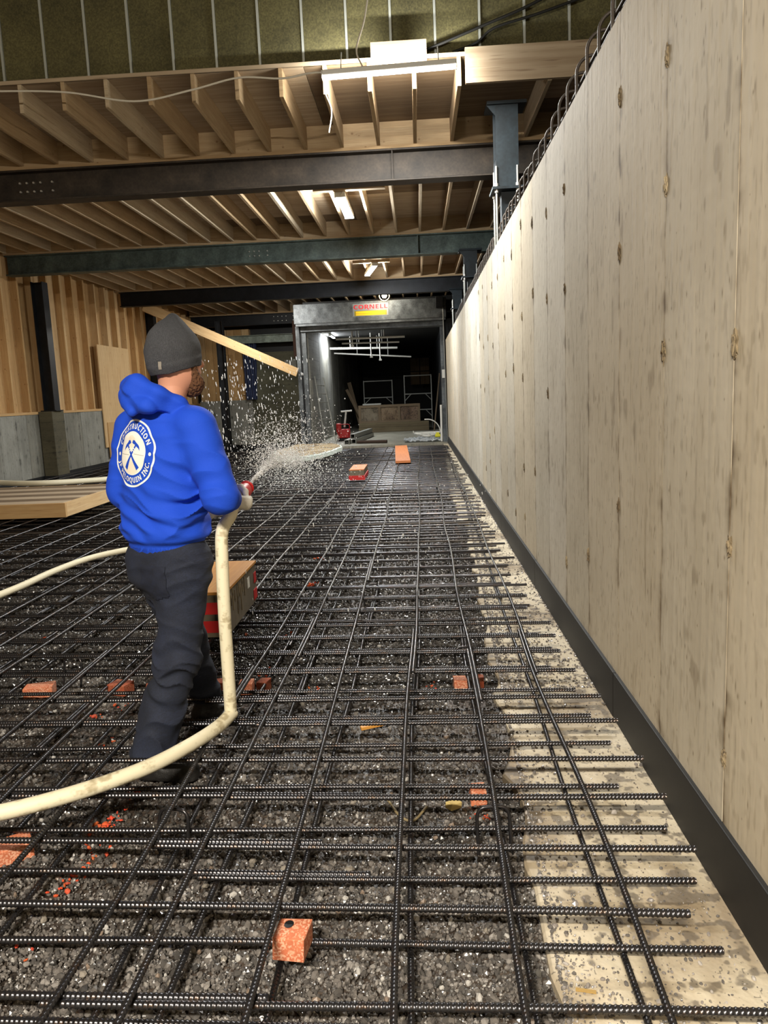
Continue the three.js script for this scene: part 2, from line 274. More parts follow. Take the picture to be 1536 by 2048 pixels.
{ // right wall: form panels 0.61 m wide
  const w = structure('wall_right', 'tall board-marked concrete wall with vertical form seams on the right', 'wall', [WX + 0.15, 0, -10]);
  part('core', bx(WX + 0.022, WX + 0.3, -0.3, WT - 0.004, -23.4, 1.6), M.wallBack, w);
  const seam0 = -2.19, q = rng(5);
  for (let k = -6; k < 35; k++) {
    const z1 = seam0 - 0.61 * k, z0 = z1 - 0.61; if (z0 < -23.45) continue;
    const off = (q() - 0.5) * 0.0009, g = new RoundedBoxGeometry(0.024, WT + 0.3, 0.6076, 1, 0.001);
    const p = g.attributes.position, uv = g.attributes.uv, uo = 0.305 + 0.61 * Math.floor(q() * 4), vo = q() * 3.1;
    for (let i = 0; i < p.count; i++) uv.setXY(i, p.getZ(i) + uo, p.getY(i) + 1.5 + vo);
    g.translate(WX + 0.012 + off, (WT - 0.3) / 2, (z0 + z1) / 2);
    part('concrete_panel', g, M.wall[Math.floor(q() * 4)], w);
    if (k < 15 && k > -3) { // rough patches where the form ties were broken off
      const hs = [0.55, 1.02, 1.62, 2.16, 2.72];
      for (const h of hs) {
        if (q() < 0.3) continue; const s = 0.75 + q() * 0.4, y = h + (q() - 0.5) * 0.26, zz = z1 + (q() - 0.5) * 0.012;
        const blob = new THREE.IcosahedronGeometry(1, 3), bp = blob.attributes.position; const sd = q() * 50;
        for (let i = 0; i < bp.count; i++) { const a = v(bp.getX(i), bp.getY(i), bp.getZ(i)); const f = 1 + 0.45 * n3(a.x * 1.6 + sd, a.y * 1.6, a.z * 1.6) + 0.2 * n3(a.x * 4 + sd, a.y * 4, a.z * 4); bp.setXYZ(i, a.x * f * 0.007, a.y * f * 0.036 * s, a.z * f * 0.018 * s); }
        blob.computeVertexNormals(); for (let i = 0; i < bp.count; i++) blob.attributes.uv.setXY(i, bp.getZ(i) * 4 + sd, bp.getY(i) * 4);
        part('tie_patch', blob.translate(WX - 0.0005, y, zz), q() < 0.72 ? M.patch : M.patchPale, w);
      }
    }
  }
  const b = structure('baseboard_right', 'black tar-coated strip along the foot of the right concrete wall', 'strip', [WX, 0, -10]);
  for (let z = 1.4; z > -23; z -= 2.42) { const l = Math.max(z - 2.415, -23.3); part('strip_board', bx(WX - 0.016, WX + 0.004, 0.012, 0.235, l, z, { r: 0.004 }), M.tar, b); }
}
{ // left wall: concrete below, boarded stud wall above
  const w = structure('wall_left', 'low grey concrete wall carrying a timber stud wall on the left', 'wall', [XL, 0, -12]);
  part('core', bx(XL - 0.4, XL - 0.03, -0.3, 1.44, -27.5, ZB), M.wallBack, w);
  const q = rng(6);
  for (let z = ZB; z > -27; z -= 1.22) part('concrete_panel', bx(XL - 0.03, XL + (q() - 0.5) * 0.006, 0.2, 1.44, z - 1.212, z, { r: 0.004, off: [q() * 3, q() * 3], grain: 'z' }), M.grey[Math.floor(q() * 3)], w);
  part('sill_plate', bx(XL - 0.26, XL + 0.015, 1.44, 1.49, -27, ZB), M.stud[1], w);
  for (let z = ZB, k = 0; z > -27; z -= 1.22, k++) part('sheathing', bx(XL - 0.17, XL - 0.14, 1.49, 4.7, z - 1.216, z, { grain: 'y' }), M.stud[k % 3], w);
  for (let z = 5.8; z > -26.8; z -= 0.61) part('stud', bx(XL - 0.14, XL, 1.49, 4.42, z - 0.042, z + rr(0, 0.03), { grain: 'y' }), M.stud[Math.floor(q() * 3)], w);
  part('upper_cladding', bx(XL - 0.3, XL - 0.14, 4.7, ROOF, -8.2, ZB), M.olive, w);
  const b = structure('baseboard_left', 'black tar-coated strip along the foot of the left concrete wall', 'strip', [XL, 0, -12]);
  for (let z = ZB; z > -26.8; z -= 2.42) part('strip_board', bx(XL - 0.02, XL + 0.015, -0.1, 0.2, Math.max(z - 2.415, -27), z), M.tar, b);
}
const JB = 4.42, JT = 4.68, ZF = -7.9;      // joist underside, joist top, front edge of the floor above
const BEAMZ = [-9.65, -14.65, -20.0, -26.5];
{ // ceiling: plywood subfloor on joists
  const c = structure('ceiling', 'timber joists under a plywood subfloor carried on steel beams', 'ceiling', [-3, JB, -16]);
  const q = rng(8);
  for (let x = -8.3; x < 1.6; x += 2.44) for (let z = ZF; z > -27; z -= 1.22) part('subfloor_sheet', bx(x, Math.min(x + 2.434, 2.6), JT, JT + 0.02, z - 1.216, z, { grain: 'x' }), q() < 0.75 ? M.ply : M.plyDark, c);
  const rows = [[ZF, BEAMZ[0] + 0.1], [BEAMZ[0] - 0.1, BEAMZ[1] + 0.1], [BEAMZ[1] - 0.1, BEAMZ[2] + 0.1], [BEAMZ[2] - 0.1, BEAMZ[3] + 0.1]];
  rows.forEach(([za, zb], ri) => {
    const ph = [0.075, 0.146, 0.2, 0.1][ri];
    for (let k = -20; k <= 6; k++) {
      const x = ph + k * 0.4275; if (x < XL + 0.05 || x > 2.5) continue;
      if (ri === 0 && x > 0.7 && x < 1.2) continue;
      part('joist', bx(x - 0.02, x + 0.02, JB, JT, zb, za, { r: ri === 0 ? 0.003 : 0 }), M.joist[Math.floor(q() * 3)], c);
    }
  });
  for (const z of BEAMZ) part('nailer', bx(XL, 2.6, JB - 0.036, JB, z - 0.11, z + 0.11), M.joist[2], c);
  for (const z of BEAMZ) part('blocking', bx(XL, 2.6, JB, JT, z - 0.1, z + 0.1), M.joist[1], c);
  part('rim_board', bx(0.56, 3.0, JB + 0.005, JT + 0.06, ZF, ZF + 0.045, { grain: 'x' }), M.ply, c);
  part('edge_strip', bx(XL, 0.56, JT, JT + 0.035, ZF - 0.01, ZF + 0.012), M.ply, c);
  part('upper_deck', bx(XL - 0.3, 3.2, JT + 0.03, JT + 0.2, -27.5, -8.2), M.black, c);
}
{ // wall of the storey above: olive panels between metal studs
  const w = structure('wall_front', 'olive insulated panels between pale metal studs above the timber floor edge', 'wall', [-2, 4.7, -8.1]);
  part('backing', bx(XL - 0.3, XR, 4.72, ROOF, -8.3, -8.12), M.black, w);
  for (let k = -18; k < 13; k++) {
    const x = 0.29 + k * 0.4275; if (x < XL || x > XR - 0.1) continue;
    part('panel', bx(x + 0.012, x + 0.4155, 4.725, ROOF, -8.12, -8.06 + rr(-0.008, 0.008), { r: 0.004 }), M.olive, w);
    part('metal_stud', bx(x - 0.011, x + 0.011, 4.725, ROOF, -8.12, -8.045), M.galv, w);
  }
}
{ // the rest of the tall hall, behind and beside the photographer
  const w = structure('wall_rear', 'plain olive wall closing the hall behind the photographer', 'wall');
  part('cladding', bx(XL - 0.3, XR + 0.3, -0.3, ROOF, ZB, ZB + 0.2), M.olive, w);
  const r = structure('ceiling_hall', 'high roof deck over the open front of the hall', 'roof');
  part('deck', bx(XL - 0.3, XR + 0.3, ROOF, ROOF + 0.2, -8.3, ZB + 0.2), M.plyDark, r);
  const e = structure('wall_far_right', 'plain olive side wall beyond the right concrete wall', 'wall');
  part('cladding', bx(XR, XR + 0.2, -0.3, ROOF, -27.5, ZB + 0.2), M.olive, e);
  part('backfill', bx(WX + 0.3, XR, -0.3, 2.6, -27.5, ZB), M.black, e);
  part('infill_over', bx(3.0, XR, 4.4, 4.7, -27.5, -8.1), M.black, e);
}

// ================================================================ STEEL FRAME
function beam(z, y1, x0, x1, m, label, bolts, stiff) {
  const h = 0.36, b = thing('steel_beam', label, 'beam', [(x0 + x1) / 2, y1 - h, z], 'steel beams across the ceiling');
  part('top_flange', bx(x0, x1, y1 - 0.022, y1, z - 0.11, z + 0.11, { r: 0.004 }), m, b);
  part('bottom_flange', bx(x0, x1, y1 - h, y1 - h + 0.022, z - 0.11, z + 0.11, { r: 0.004 }), m, b);
  part('web', bx(x0, x1, y1 - h + 0.022, y1 - 0.022, z - 0.007, z + 0.007), m, b);
  for (const x of stiff) part('stiffener', bx(x - 0.006, x + 0.006, y1 - h + 0.022, y1 - 0.022, z + 0.007, z + 0.1), m, b);
  for (const [x, y] of bolts) part('bolt', rod(v(x, y, z + 0.007), v(x, y, z + 0.026), 0.013, 0.013, 6), M.bolt, b);
}
const boltRow = (x, ys, n, dx) => { const o = []; for (const y of ys) for (let i = 0; i < n; i++) o.push([x + i * dx + (i === n - 1 ? dx * 0.7 : 0), y]); return o; };
const BT = JB - 0.036;
beam(BEAMZ[0], BT, XL + 0.02, 2.6, M.beamBrown, 'dark brown steel beam nearest the long bright strip light', boltRow(-4.72, [BT - 0.13, BT - 0.23], 5, 0.085), [-0.2, -5.4]);
beam(BEAMZ[1], BT, XL + 0.02, 2.6, M.beamGreen, 'grey-green primed steel beam behind the dark brown one', boltRow(-3.0, [BT - 0.14, BT - 0.22], 4, 0.09), [0.1]);
beam(BEAMZ[2], BT, XL + 0.1, 2.6, M.beamBlack, 'black steel beam in front of the roller door hood', [], []);
beam(BEAMZ[3], BT, XL + 0.02, 2.6, M.beamBlack, 'farthest dark steel beam with pale bolts left of the roller door', boltRow(-4.75, [BT - 0.1, BT - 0.24], 5, 0.14), []);

function columnRight(x, z, yb, yt, label) {
  const c = thing('steel_column', label, 'column', [x, yb, z], 'steel columns on the right concrete wall'), hw = 0.115, hd = 0.13;
  part('front_flange', bx(x - hw, x + hw, yb, yt, z + hd - 0.016, z + hd), M.column, c);
  part('rear_flange', bx(x - hw, x + hw, yb, yt, z - hd, z - hd + 0.016), M.column, c);
  part('web', bx(x - 0.006, x + 0.006, yb, yt, z - hd + 0.016, z + hd - 0.016), M.column, c);
  part('side_plate', bx(x - hw, x - hw + 0.012, yb, yt - 0.5, z - hd + 0.016, z + hd - 0.016), M.column, c);
  part('base_plate', bx(x - 0.16, x + 0.16, yb - 0.03, yb, z - 0.17, z + 0.17, { r: 0.004 }), M.column, c);
  part('cap_plate', bx(x - 0.2, x + 0.2, yt, yt + 0.03, z - 0.16, z + 0.16), M.column, c);
  part('gusset', new THREE.ExtrudeGeometry(new THREE.Shape([new THREE.Vector2(-0.2, 0), new THREE.Vector2(-hw, -0.1), new THREE.Vector2(-hw, 0)]), { depth: 0.012, bevelEnabled: false }).translate(x, yt, z + hd - 0.014), M.column, c);
  part('pedestal', bx(x - 0.06, x + 0.1, WT - 0.02, yb - 0.03, z - 0.06, z + 0.06), M.column, c);
  for (const [dx, dz] of [[-0.115, 0.12], [0.1, 0.12], [-0.115, -0.12], [0.1, -0.12]]) {
    const r = part('anchor_rod', rod(v(x + dx, WT - 0.02, z + dz + 0.02), v(x + dx, yb + 0.2, z + dz + 0.02), 0.011, 0.011, 8), M.steelPale, c);
    part('nut', rod(v(x + dx, yb, z + dz + 0.02), v(x + dx, yb + 0.03, z + dz + 0.02), 0.021, 0.021, 6), M.bolt, r);
    part('nut', rod(v(x + dx, yb - 0.06, z + dz + 0.02), v(x + dx, yb - 0.03, z + dz + 0.02), 0.021, 0.021, 6), M.bolt, r);
  }
}
columnRight(1.0, -8.5, 3.6, JB - 0.03, 'nearest dark steel column on threaded rods above the right wall');
columnRight(1.02, -14.3, 3.55, BT - 0.4, 'second dark steel column above the right wall, below the grey-green beam');
columnRight(1.05, -19.5, 3.55, BT - 0.4, 'farthest dark steel column above the right wall beside the roller door hood');
function columnLeft(x, z, y0, y1, label) {
  const c = thing('steel_post', label, 'column', [x, y0, z], 'steel posts on the left');
  part('front_flange', bx(x + 0.1, x + 0.116, y0, y1, z - 0.12, z + 0.12), M.beamBlack, c);
  part('web', bx(x - 0.1, x + 0.1, y0, y1, z - 0.007, z + 0.007), M.beamBlack, c);
  part('rear_flange', bx(x - 0.116, x - 0.1, y0, y1, z - 0.12, z + 0.12), M.beamBlack, c);
  part('base_plate', bx(x - 0.16, x + 0.16, y0 - 0.02, y0, z - 0.16, z + 0.16), M.beamBlack, c);
}
columnLeft(XL + 0.19, -15.45, 1.51, JB - 0.4, 'black steel post standing on the left concrete wall under the grey-green beam');
columnLeft(XL + 0.19, -21.9, 1.51, BT, 'black steel post in the far timber wall behind the worker');
{ // concrete pier under the left post
  const p = thing('concrete_pier', 'stained concrete pier below the left black steel post', 'pier', [XL + 0.18, 0, -15.45]);
  part('shaft', bx(XL + 0.02, XL + 0.3, 0.01, 1.489, -15.72, -15.2, { r: 0.01 }), M.pier, p);
  part('tar_strip', bx(XL + 0.02, XL + 0.312, 0.01, 0.2, -15.735, -15.185), M.tar, p);
}

// ================================================================ LAMPS
function strip(a, b, label, power, col, glowK, wd = 0.075, side = 0.8) {
  const c = a.clone().add(b).multiplyScalar(0.5), s = thing('strip_light', label, 'lamp', [c.x, c.y, c.z], 'strip lights on the ceiling'), L = a.distanceTo(b);
  part('housing', bar(a.clone().add(v(0, 0.035, 0)), b.clone().add(v(0, 0.035, 0)), wd, 0.05, { r: 0.01 }), M.white, s);
  part('diffuser', bar(a, b, wd * 0.86, 0.03, { r: 0.012 }), glow(col, glowK), s);
  for (const e of [a, b]) { const d = b.clone().sub(a).normalize().multiplyScalar(e === a ? -0.006 : 0.006); part('end_cap', bar(e.clone().add(v(0, 0.02, 0)), e.clone().add(d).add(v(0, 0.02, 0)), wd, 0.07), M.white, s); }
  const l = new THREE.RectAreaLight(col, power, L, wd * 0.86); l.position.set(0, -0.022, 0); l.rotation.set(-PI / 2, 0, 0, 'YXZ'); l.rotation.y = -Math.atan2(b.z - a.z, b.x - a.x); l.castShadow = true; s.add(l);
  const th = l.rotation.y; // the lens wraps round: it also shines to both sides
  for (const k of [0, PI]) { const e = new THREE.RectAreaLight(col, power * side, L, 0.04); e.rotation.set(0, th + k, 0); e.position.set(-Math.sin(th + k) * (wd / 2 + 0.004), 0.002, -Math.cos(th + k) * (wd / 2 + 0.004)); e.castShadow = true; s.add(e); }
  return s;
}
strip(v(-0.772, 4.452, -7.6), v(0.457, 4.478, -7.6), 'long bright strip light hanging at the timber floor edge', LAMP_FRONT, COOL, 14, 0.075, 0.38);
strip(v(-0.985, 4.3, -11.25), v(-0.97, 4.3, -12.6), 'cold white strip light between the dark brown and grey-green beams', LAMP_BAY, COLD, 10, 0.15);
strip(v(-0.816, 4.3, -17.2), v(-1.074, 4.3, -18.6), 'cold white strip light behind the grey-green beam', LAMP_BAY, COLD, 10, 0.13);
strip(v(-4.6, 4.37, -21.8), v(-3.35, 4.37, -21.8), 'strip light hidden behind the black beam left of the roller door', LAMP_BAY * 0.8, COOL, 8, 0.1);
strip(v(-1.5, 4.1, 2.4), v(-0.25, 4.1, 2.4), 'warm strip light above and behind the photographer', LAMP_REAR, WARM, 6, 0.1);
{ // short hangers and boards the lamps are fixed to
  single('lamp_board', bx(-0.33, 0.2, 4.64, 4.84, -7.887, -7.867), M.ply, 'pale plywood offcut behind the long strip light', 'board', [-0.06, 4.62, -7.77]);
  single('lamp_batten', bx(-1.35, -0.35, 4.36, JB, -11.26, -11.16), M.joist[1], 'timber batten holding the strip light behind the dark brown beam', 'batten', [-0.85, 4.36, -11.2]);
  single('lamp_batten', bx(-1.3, -0.5, 4.36, JB, -17.3, -17.2), M.joist[2], 'timber batten holding the strip light behind the grey-green beam', 'batten', [-0.9, 4.36, -17.25]);
  for (const [x, y, z, l] of [[-0.6, 4.5, -7.6, 'thin steel hanger at the left end of the long strip light'], [0.3, 4.5, -7.6, 'thin steel hanger at the right end of the long strip light']])
    single('lamp_hanger', tube([v(x, y, z), v(x, y + 0.12, z - 0.08), v(x, y + 0.22, z - 0.15)], 0.005, 10, 6), M.steelPale, l, 'hanger', [x, y, z]);
  const b = thing('bulkhead_lamp', 'round caged bulb lamp above the roller door sign', 'lamp', [-0.86, 4.26, -23.0]);
  part('bulb', new THREE.SphereGeometry(0.075, 16, 12).translate(-0.86, 4.36, -22.95), glow(new THREE.Color(1, 0.9, 0.65), 30), b);
  part('socket', rod(v(-0.86, 4.36, -23.12), v(-0.86, 4.36, -23.0), 0.07, 0.06, 12), M.black, b);
  part('guard_ring', new THREE.TorusGeometry(0.15, 0.012, 6, 24).translate(-0.86, 4.36, -22.95), M.hosePale, b);
  const p = new THREE.PointLight(new THREE.Color(1, 0.93, 0.78), BULB_DOOR); p.position.set(0, 0.1, 0.05); p.castShadow = true; p.shadow.radius = 3; b.add(p);
}
single('power_cable', tube([v(-4.6, 4.52, -7.55), v(-3.9, 4.5, -7.55), v(-3.2, 4.47, -7.6), v(-2.55, 4.36, -7.62), v(-2.0, 4.42, -7.6), v(-1.55, 4.5, -7.6), v(-1.15, 4.47, -7.6), v(-0.9, 4.5, -7.6), v(-0.77, 4.5, -7.6)], 0.009, 60, 6), M.cable, 'slack white cable running left from the long strip light', 'cable', [-2.6, 4.4, -7.6]);
single('power_cable', tube([v(-0.4, 4.53, -7.6), v(-0.45, 4.7, -7.65), v(-0.36, 5.0, -7.7), v(-0.31, 5.4, -7.7), v(-0.35, 6.3, -7.75)], 0.008, 40, 6), M.cable, 'thin white cable rising from the long strip light', 'cable', [-0.4, 4.53, -7.6]);
single('power_cable', tube([v(-0.78, 4.42, -7.9), v(-0.74, 4.3, -8.0), v(-0.78, 4.12, -8.05)], 0.006, 20, 6), M.cable, 'short loose end of white cable under the left end of the long strip light', 'cable', [-0.75, 4.2, -8]);
single('power_cable', tube([v(-0.93, 4.35, -11.2), v(-0.96, 4.28, -11.1), v(-1.0, 4.33, -11.28)], 0.006, 16, 6), M.cable, 'white cable loop at the strip light behind the dark brown beam', 'cable', [-0.95, 4.3, -11.2]);
single('dark_line', tube([v(0.15, 4.78, -8.0), v(0.75, 4.98, -8.0), v(1.2, 5.13, -7.99), v(1.7, 5.36, -8.0), v(2.2, 5.55, -8.0)], 0.014, 40, 6), M.lineDark, 'upper of two thin dark lines running across the olive panels', 'cable', [1, 5, -8]);  // thin dark tubes rising to the right in front of the olive panels
single('dark_line', tube([v(0.45, 4.76, -8.0), v(0.68, 4.83, -8.0), v(0.86, 4.95, -7.99), v(1.3, 5.06, -8.0), v(1.95, 5.24, -8.0)], 0.013, 40, 6), M.lineDark, 'lower of two thin dark lines running across the olive panels', 'cable', [1, 4.9, -8]);

// ================================================================ ROLLER DOOR AND WHAT STANDS AROUND IT
const ZD = -23.8;
{
  const d = structure('door_1', 'grey roller shutter door frame with a hood at the tunnel mouth', 'door', [-1.35, 0, ZD]);
  const hood = part('hood', bx(-3.6, 0.93, 3.7, 4.28, ZD - 0.1, ZD + 0.45, { r: 0.02 }), M.doorGrey, d);
  part('hood_lip', bx(-3.55, 0.9, 3.64, 3.7, ZD + 0.3, ZD + 0.44), M.doorGrey, hood);
  part('lintel', bx(-3.45, 0.82, 3.5, 3.64, ZD - 0.05, ZD + 0.2), M.doorGrey, d);
  part('rolled_curtain_edge', rod(v(-3.3, 3.54, ZD + 0.02), v(0.75, 3.54, ZD + 0.02), 0.07, 0.07, 12), M.doorGrey, d);
  for (const [x0, x1] of [[-3.62, -3.5], [-3.44, -3.31], [0.74, 0.87]]) part('guide_rail', bx(x0, x1, 0.02, 3.66, ZD - 0.06, ZD + 0.12, { r: 0.006 }), M.doorGrey, d);
  part('guide_groove', bx(-3.5, -3.44, 0.02, 3.66, ZD - 0.06, ZD + 0.04), M.black, d);
  part('motor_box', bx(0.62, 0.84, 3.98, 4.3, ZD + 0.45, ZD + 0.62, { r: 0.01 }), M.beamBlack, d);
  part('chain_tube', rod(v(0.86, 0.1, ZD + 0.4), v(0.83, 4.1, ZD + 0.5), 0.016, 0.016, 6), M.steelPale, d);
  part('switch_box', bx(0.76, 0.85, 1.95, 2.2, ZD + 0.12, ZD + 0.17, { r: 0.005 }), M.white, d);
  // sign
  const cv = document.createElement('canvas'); cv.width = 512; cv.height = 256; const g = cv.getContext('2d');
  g.fillStyle = '#7c8082'; g.fillRect(0, 0, 512, 256); g.fillStyle = '#c8202a'; g.font = 'bold 120px sans-serif'; g.textAlign = 'center'; g.textBaseline = 'alphabetic';
  g.save(); g.translate(256, 112); g.scale(500 / g.measureText('CORNELL').width, 1); g.fillText('CORNELL', 0, 0); g.restore();
  g.fillStyle = '#c8202a'; g.beginPath(); g.moveTo(212, 112); g.lineTo(232, 138); g.lineTo(232, 112); g.fill();
  g.fillStyle = '#8a7a1e'; g.fillRect(22, 148, 468, 100); g.fillStyle = '#e0b81e'; g.fillRect(44, 156, 420, 84); g.fillStyle = '#b08e14'; g.fillRect(44, 200, 420, 10);
  const t = new THREE.CanvasTexture(cv); t.colorSpace = THREE.SRGBColorSpace;
  const s = shade(new THREE.Mesh(new THREE.PlaneGeometry(1.05, 0.36), std({ map: t, roughness: 0.5 }))); s.name = 'sign_plate';
  s.userData.label = 'red lettered sign with a yellow band'; hood.add(s); s.position.set(-1.3 + 1.35, 4.03, 0.452);
}
{ // back wall left of the door and the tunnel
  const w = structure('wall_back', 'dark back wall of concrete and timber left of the roller door', 'wall', [-5.5, 0, -27]);
  part('backing', bx(XL - 0.3, -3.3, -0.3, 4.4, -27.5, -27.2), M.black, w);
  part('concrete_panel', bx(-5.75, -3.5, 0, 3.15, -27.2, -26.95), M.olivewall, w);
  part('plaster_patch', bx(-4.55, -4.15, 2.5, 2.85, -26.96, -26.94), M.grey[1], w);
  part('concrete_base', bx(XL, -5.75, 0, 1.55, -27.2, -26.9), M.grey[1], w);
  for (let i = 0; i < 7; i++) { const x = XL + 0.05 + i * 0.26; part('timber_board', bx(x, x + 0.252, 1.55, 3.95, -27.2, -26.93 + rr(-0.01, 0.01), { grain: 'y' }), M.stud[i % 3], w); }
  const steps = [[-6.62, 3.1], [-6.48, 2.75], [-6.35, 2.4], [-6.22, 2.05], [-6.08, 1.72]];
  for (const [x, y] of steps) part('step_shadow', bx(x, x + 0.13, y, y + 0.36, -26.94, -26.88), M.stud[2], w);  // stepped shadow across the boards, built as blocks in the darkest timber tone
  part('jamb_panel', bx(-3.5, -3.28, 0, 3.7, -27, -23.9), M.grey[0], w);
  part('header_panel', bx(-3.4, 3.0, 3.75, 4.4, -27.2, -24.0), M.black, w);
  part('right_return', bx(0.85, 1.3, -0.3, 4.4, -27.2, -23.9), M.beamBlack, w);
}
single('green_channel', [bx(-6.6, -4.15, 3.45, 3.72, -26.75, -26.7), bx(-6.6, -4.15, 3.7, 3.72, -26.85, -26.6), bx(-6.6, -4.15, 3.45, 3.47, -26.85, -26.6)], std({ map: T_steel, color: 0xb8c8b8, roughness: 0.5 }), 'pale green steel channel below the farthest beam', 'channel', [-5.4, 3.45, -26.7]);
single('rusty_post', [bx(-3.98, -3.8, 2.85, 4.02, -25.6, -25.42, { r: 0.01 }), bx(-4.0, -3.78, 3.6, 3.64, -25.62, -25.4)], std({ map: T_rust, color: 0xd08a62, roughness: 0.8 }), 'short rust-brown post hanging left of the roller door', 'post', [-3.9, 2.85, -25.5]);
single('blue_tarp', (() => { const g = new THREE.PlaneGeometry(0.5, 1.9, 24, 16); const p = g.attributes.position; for (let i = 0; i < p.count; i++) { const x = p.getX(i), y = p.getY(i); p.setZ(i, 0.05 * Math.sin(x * 38 + y) + 0.03 * n2(x * 5, y * 2)); p.setX(i, x * (0.75 + 0.25 * (y + 0.95) / 1.9)); } g.computeVertexNormals(); return g.translate(-5.72, 2.5, -26.75); })(), M.tarp, 'folded dark blue tarp hanging beside the timber boards', 'tarp', [-5.72, 1.55, -26.75]);
single('diagonal_brace', bar(v(-7.35, 4.18, -21.2), v(-3.62, 2.3, -23.55), 0.06, 0.26, { r: 0.004 }), M.stud[0], 'long timber brace sloping down to the roller door frame', 'brace', [-5.5, 3.2, -22.4]);
columnLeft(-6.15, -24.6, 0.0, BT - 0.36, 'wet black steel post behind the worker below the timber brace');
{ const p = thing('plywood_sheet', 'tall pale plywood sheet leaning on the left concrete wall', 'plywood', [XL + 0.1, 0, -19.4]);
  part('sheet', bx(XL + 0.02, XL + 0.045, 0.55, 3.0, -20.3, -18.35, { grain: 'y' }), M.stud[0], p);
  part('lower_sheet', bx(XL + 0.046, XL + 0.066, 0.3, 1.15, -20.2, -18.5, { grain: 'y' }), M.stud[1], p); }

{ // tunnel
  const s = structure('floor_tunnel', 'pale dusty concrete slab inside the tunnel', 'floor', [-1.2, 0, -30]);
  part('slab', bx(-3.3, 1.2, -0.4, 0.03, -48, -23.35, { grain: 'z' }), M.slab, s);
  const l = structure('wall_tunnel_left', 'grey concrete left wall inside the tunnel', 'wall', [-3.3, 0, -34]);
  for (let z = -23.95; z > -47; z -= 1.22) part('concrete_panel', bx(-3.5, -3.28 + rr(-0.004, 0.004), 0.03, 3.72, z - 1.21, z, { grain: 'z', r: 0.006 }), M.grey[Math.floor(rnd() * 3)], l);
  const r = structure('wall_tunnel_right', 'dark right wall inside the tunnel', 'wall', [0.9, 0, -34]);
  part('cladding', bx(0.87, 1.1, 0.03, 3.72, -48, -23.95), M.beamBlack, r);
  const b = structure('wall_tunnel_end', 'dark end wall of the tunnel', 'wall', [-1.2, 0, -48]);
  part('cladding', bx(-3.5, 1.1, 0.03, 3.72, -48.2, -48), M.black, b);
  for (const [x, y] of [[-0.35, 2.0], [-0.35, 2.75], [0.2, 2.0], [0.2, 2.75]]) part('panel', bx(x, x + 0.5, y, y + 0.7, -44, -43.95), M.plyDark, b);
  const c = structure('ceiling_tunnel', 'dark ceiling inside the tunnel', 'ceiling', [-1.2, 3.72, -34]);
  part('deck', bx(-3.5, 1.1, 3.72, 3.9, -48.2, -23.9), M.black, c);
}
strip(v(-3.0, 3.658, -27.6), v(-3.0, 3.658, -28.9), 'strip light high on the tunnel left wall', LAMP_TUNNEL, COLD, 8, 0.1);
{ // conduits under the tunnel ceiling
  const C = [[v(-2.6, 3.38, -25.6), v(-0.35, 3.36, -25.5), 0.035, 'thick pale conduit nearest the tunnel mouth'], [v(-2.5, 3.3, -26.6), v(-0.55, 3.26, -26.5), 0.03, 'second pale conduit under the tunnel ceiling'], [v(-3.2, 3.3, -29.2), v(-0.7, 3.25, -29.6), 0.04, 'third pale conduit near the tunnel strip light'], [v(-3.2, 3.2, -30.6), v(-0.2, 2.95, -30.8), 0.03, 'farthest pale conduit, sagging to the right']];
  for (const [a, b, r, l] of C) single('conduit', [rod(a, b, r, r, 10), rod(a.clone().lerp(b, 0.3), a.clone().lerp(b, 0.3).setY(3.72), 0.012), rod(a.clone().lerp(b, 0.7), a.clone().lerp(b, 0.7).setY(3.72), 0.012)], M.white, l, 'conduit', a.toArray());
  for (const [x, z, y0, l] of [[-2.05, -25.4, 3.1, 'left pale dropper rod under the tunnel conduits'], [-1.6, -28, 2.85, 'middle pale dropper rod under the tunnel conduits'], [-1.3, -28.4, 2.75, 'right pale dropper rod under the tunnel conduits']]) single('dropper_rod', [rod(v(x, y0, z), v(x, 3.72, z), 0.022), bx(x - 0.05, x + 0.05, y0, y0 + 0.06, z - 0.03, z + 0.03)], M.white, l, 'rod', [x, y0, z]);
}
{ // ladder
  const t = thing('aluminium_ladder', 'aluminium ladder leaning on the tunnel left wall', 'ladder', [-2.9, 0.03, -24.7]);
  const A = v(-2.98, 0.03, -24.5), B = v(-3.22, 2.2, -24.55), A2 = v(-2.68, 0.03, -24.9), B2 = v(-3.0, 2.15, -24.95);
  part('rail', bar(A, B, 0.03, 0.06), M.steelPale, t); part('rail', bar(A2, B2, 0.03, 0.06), M.steelPale, t);
  for (let i = 1; i < 8; i++) part('rung', rod(A.clone().lerp(B, i / 8), A2.clone().lerp(B2, i / 8), 0.016, 0.016, 6), M.steelPale, t);
}
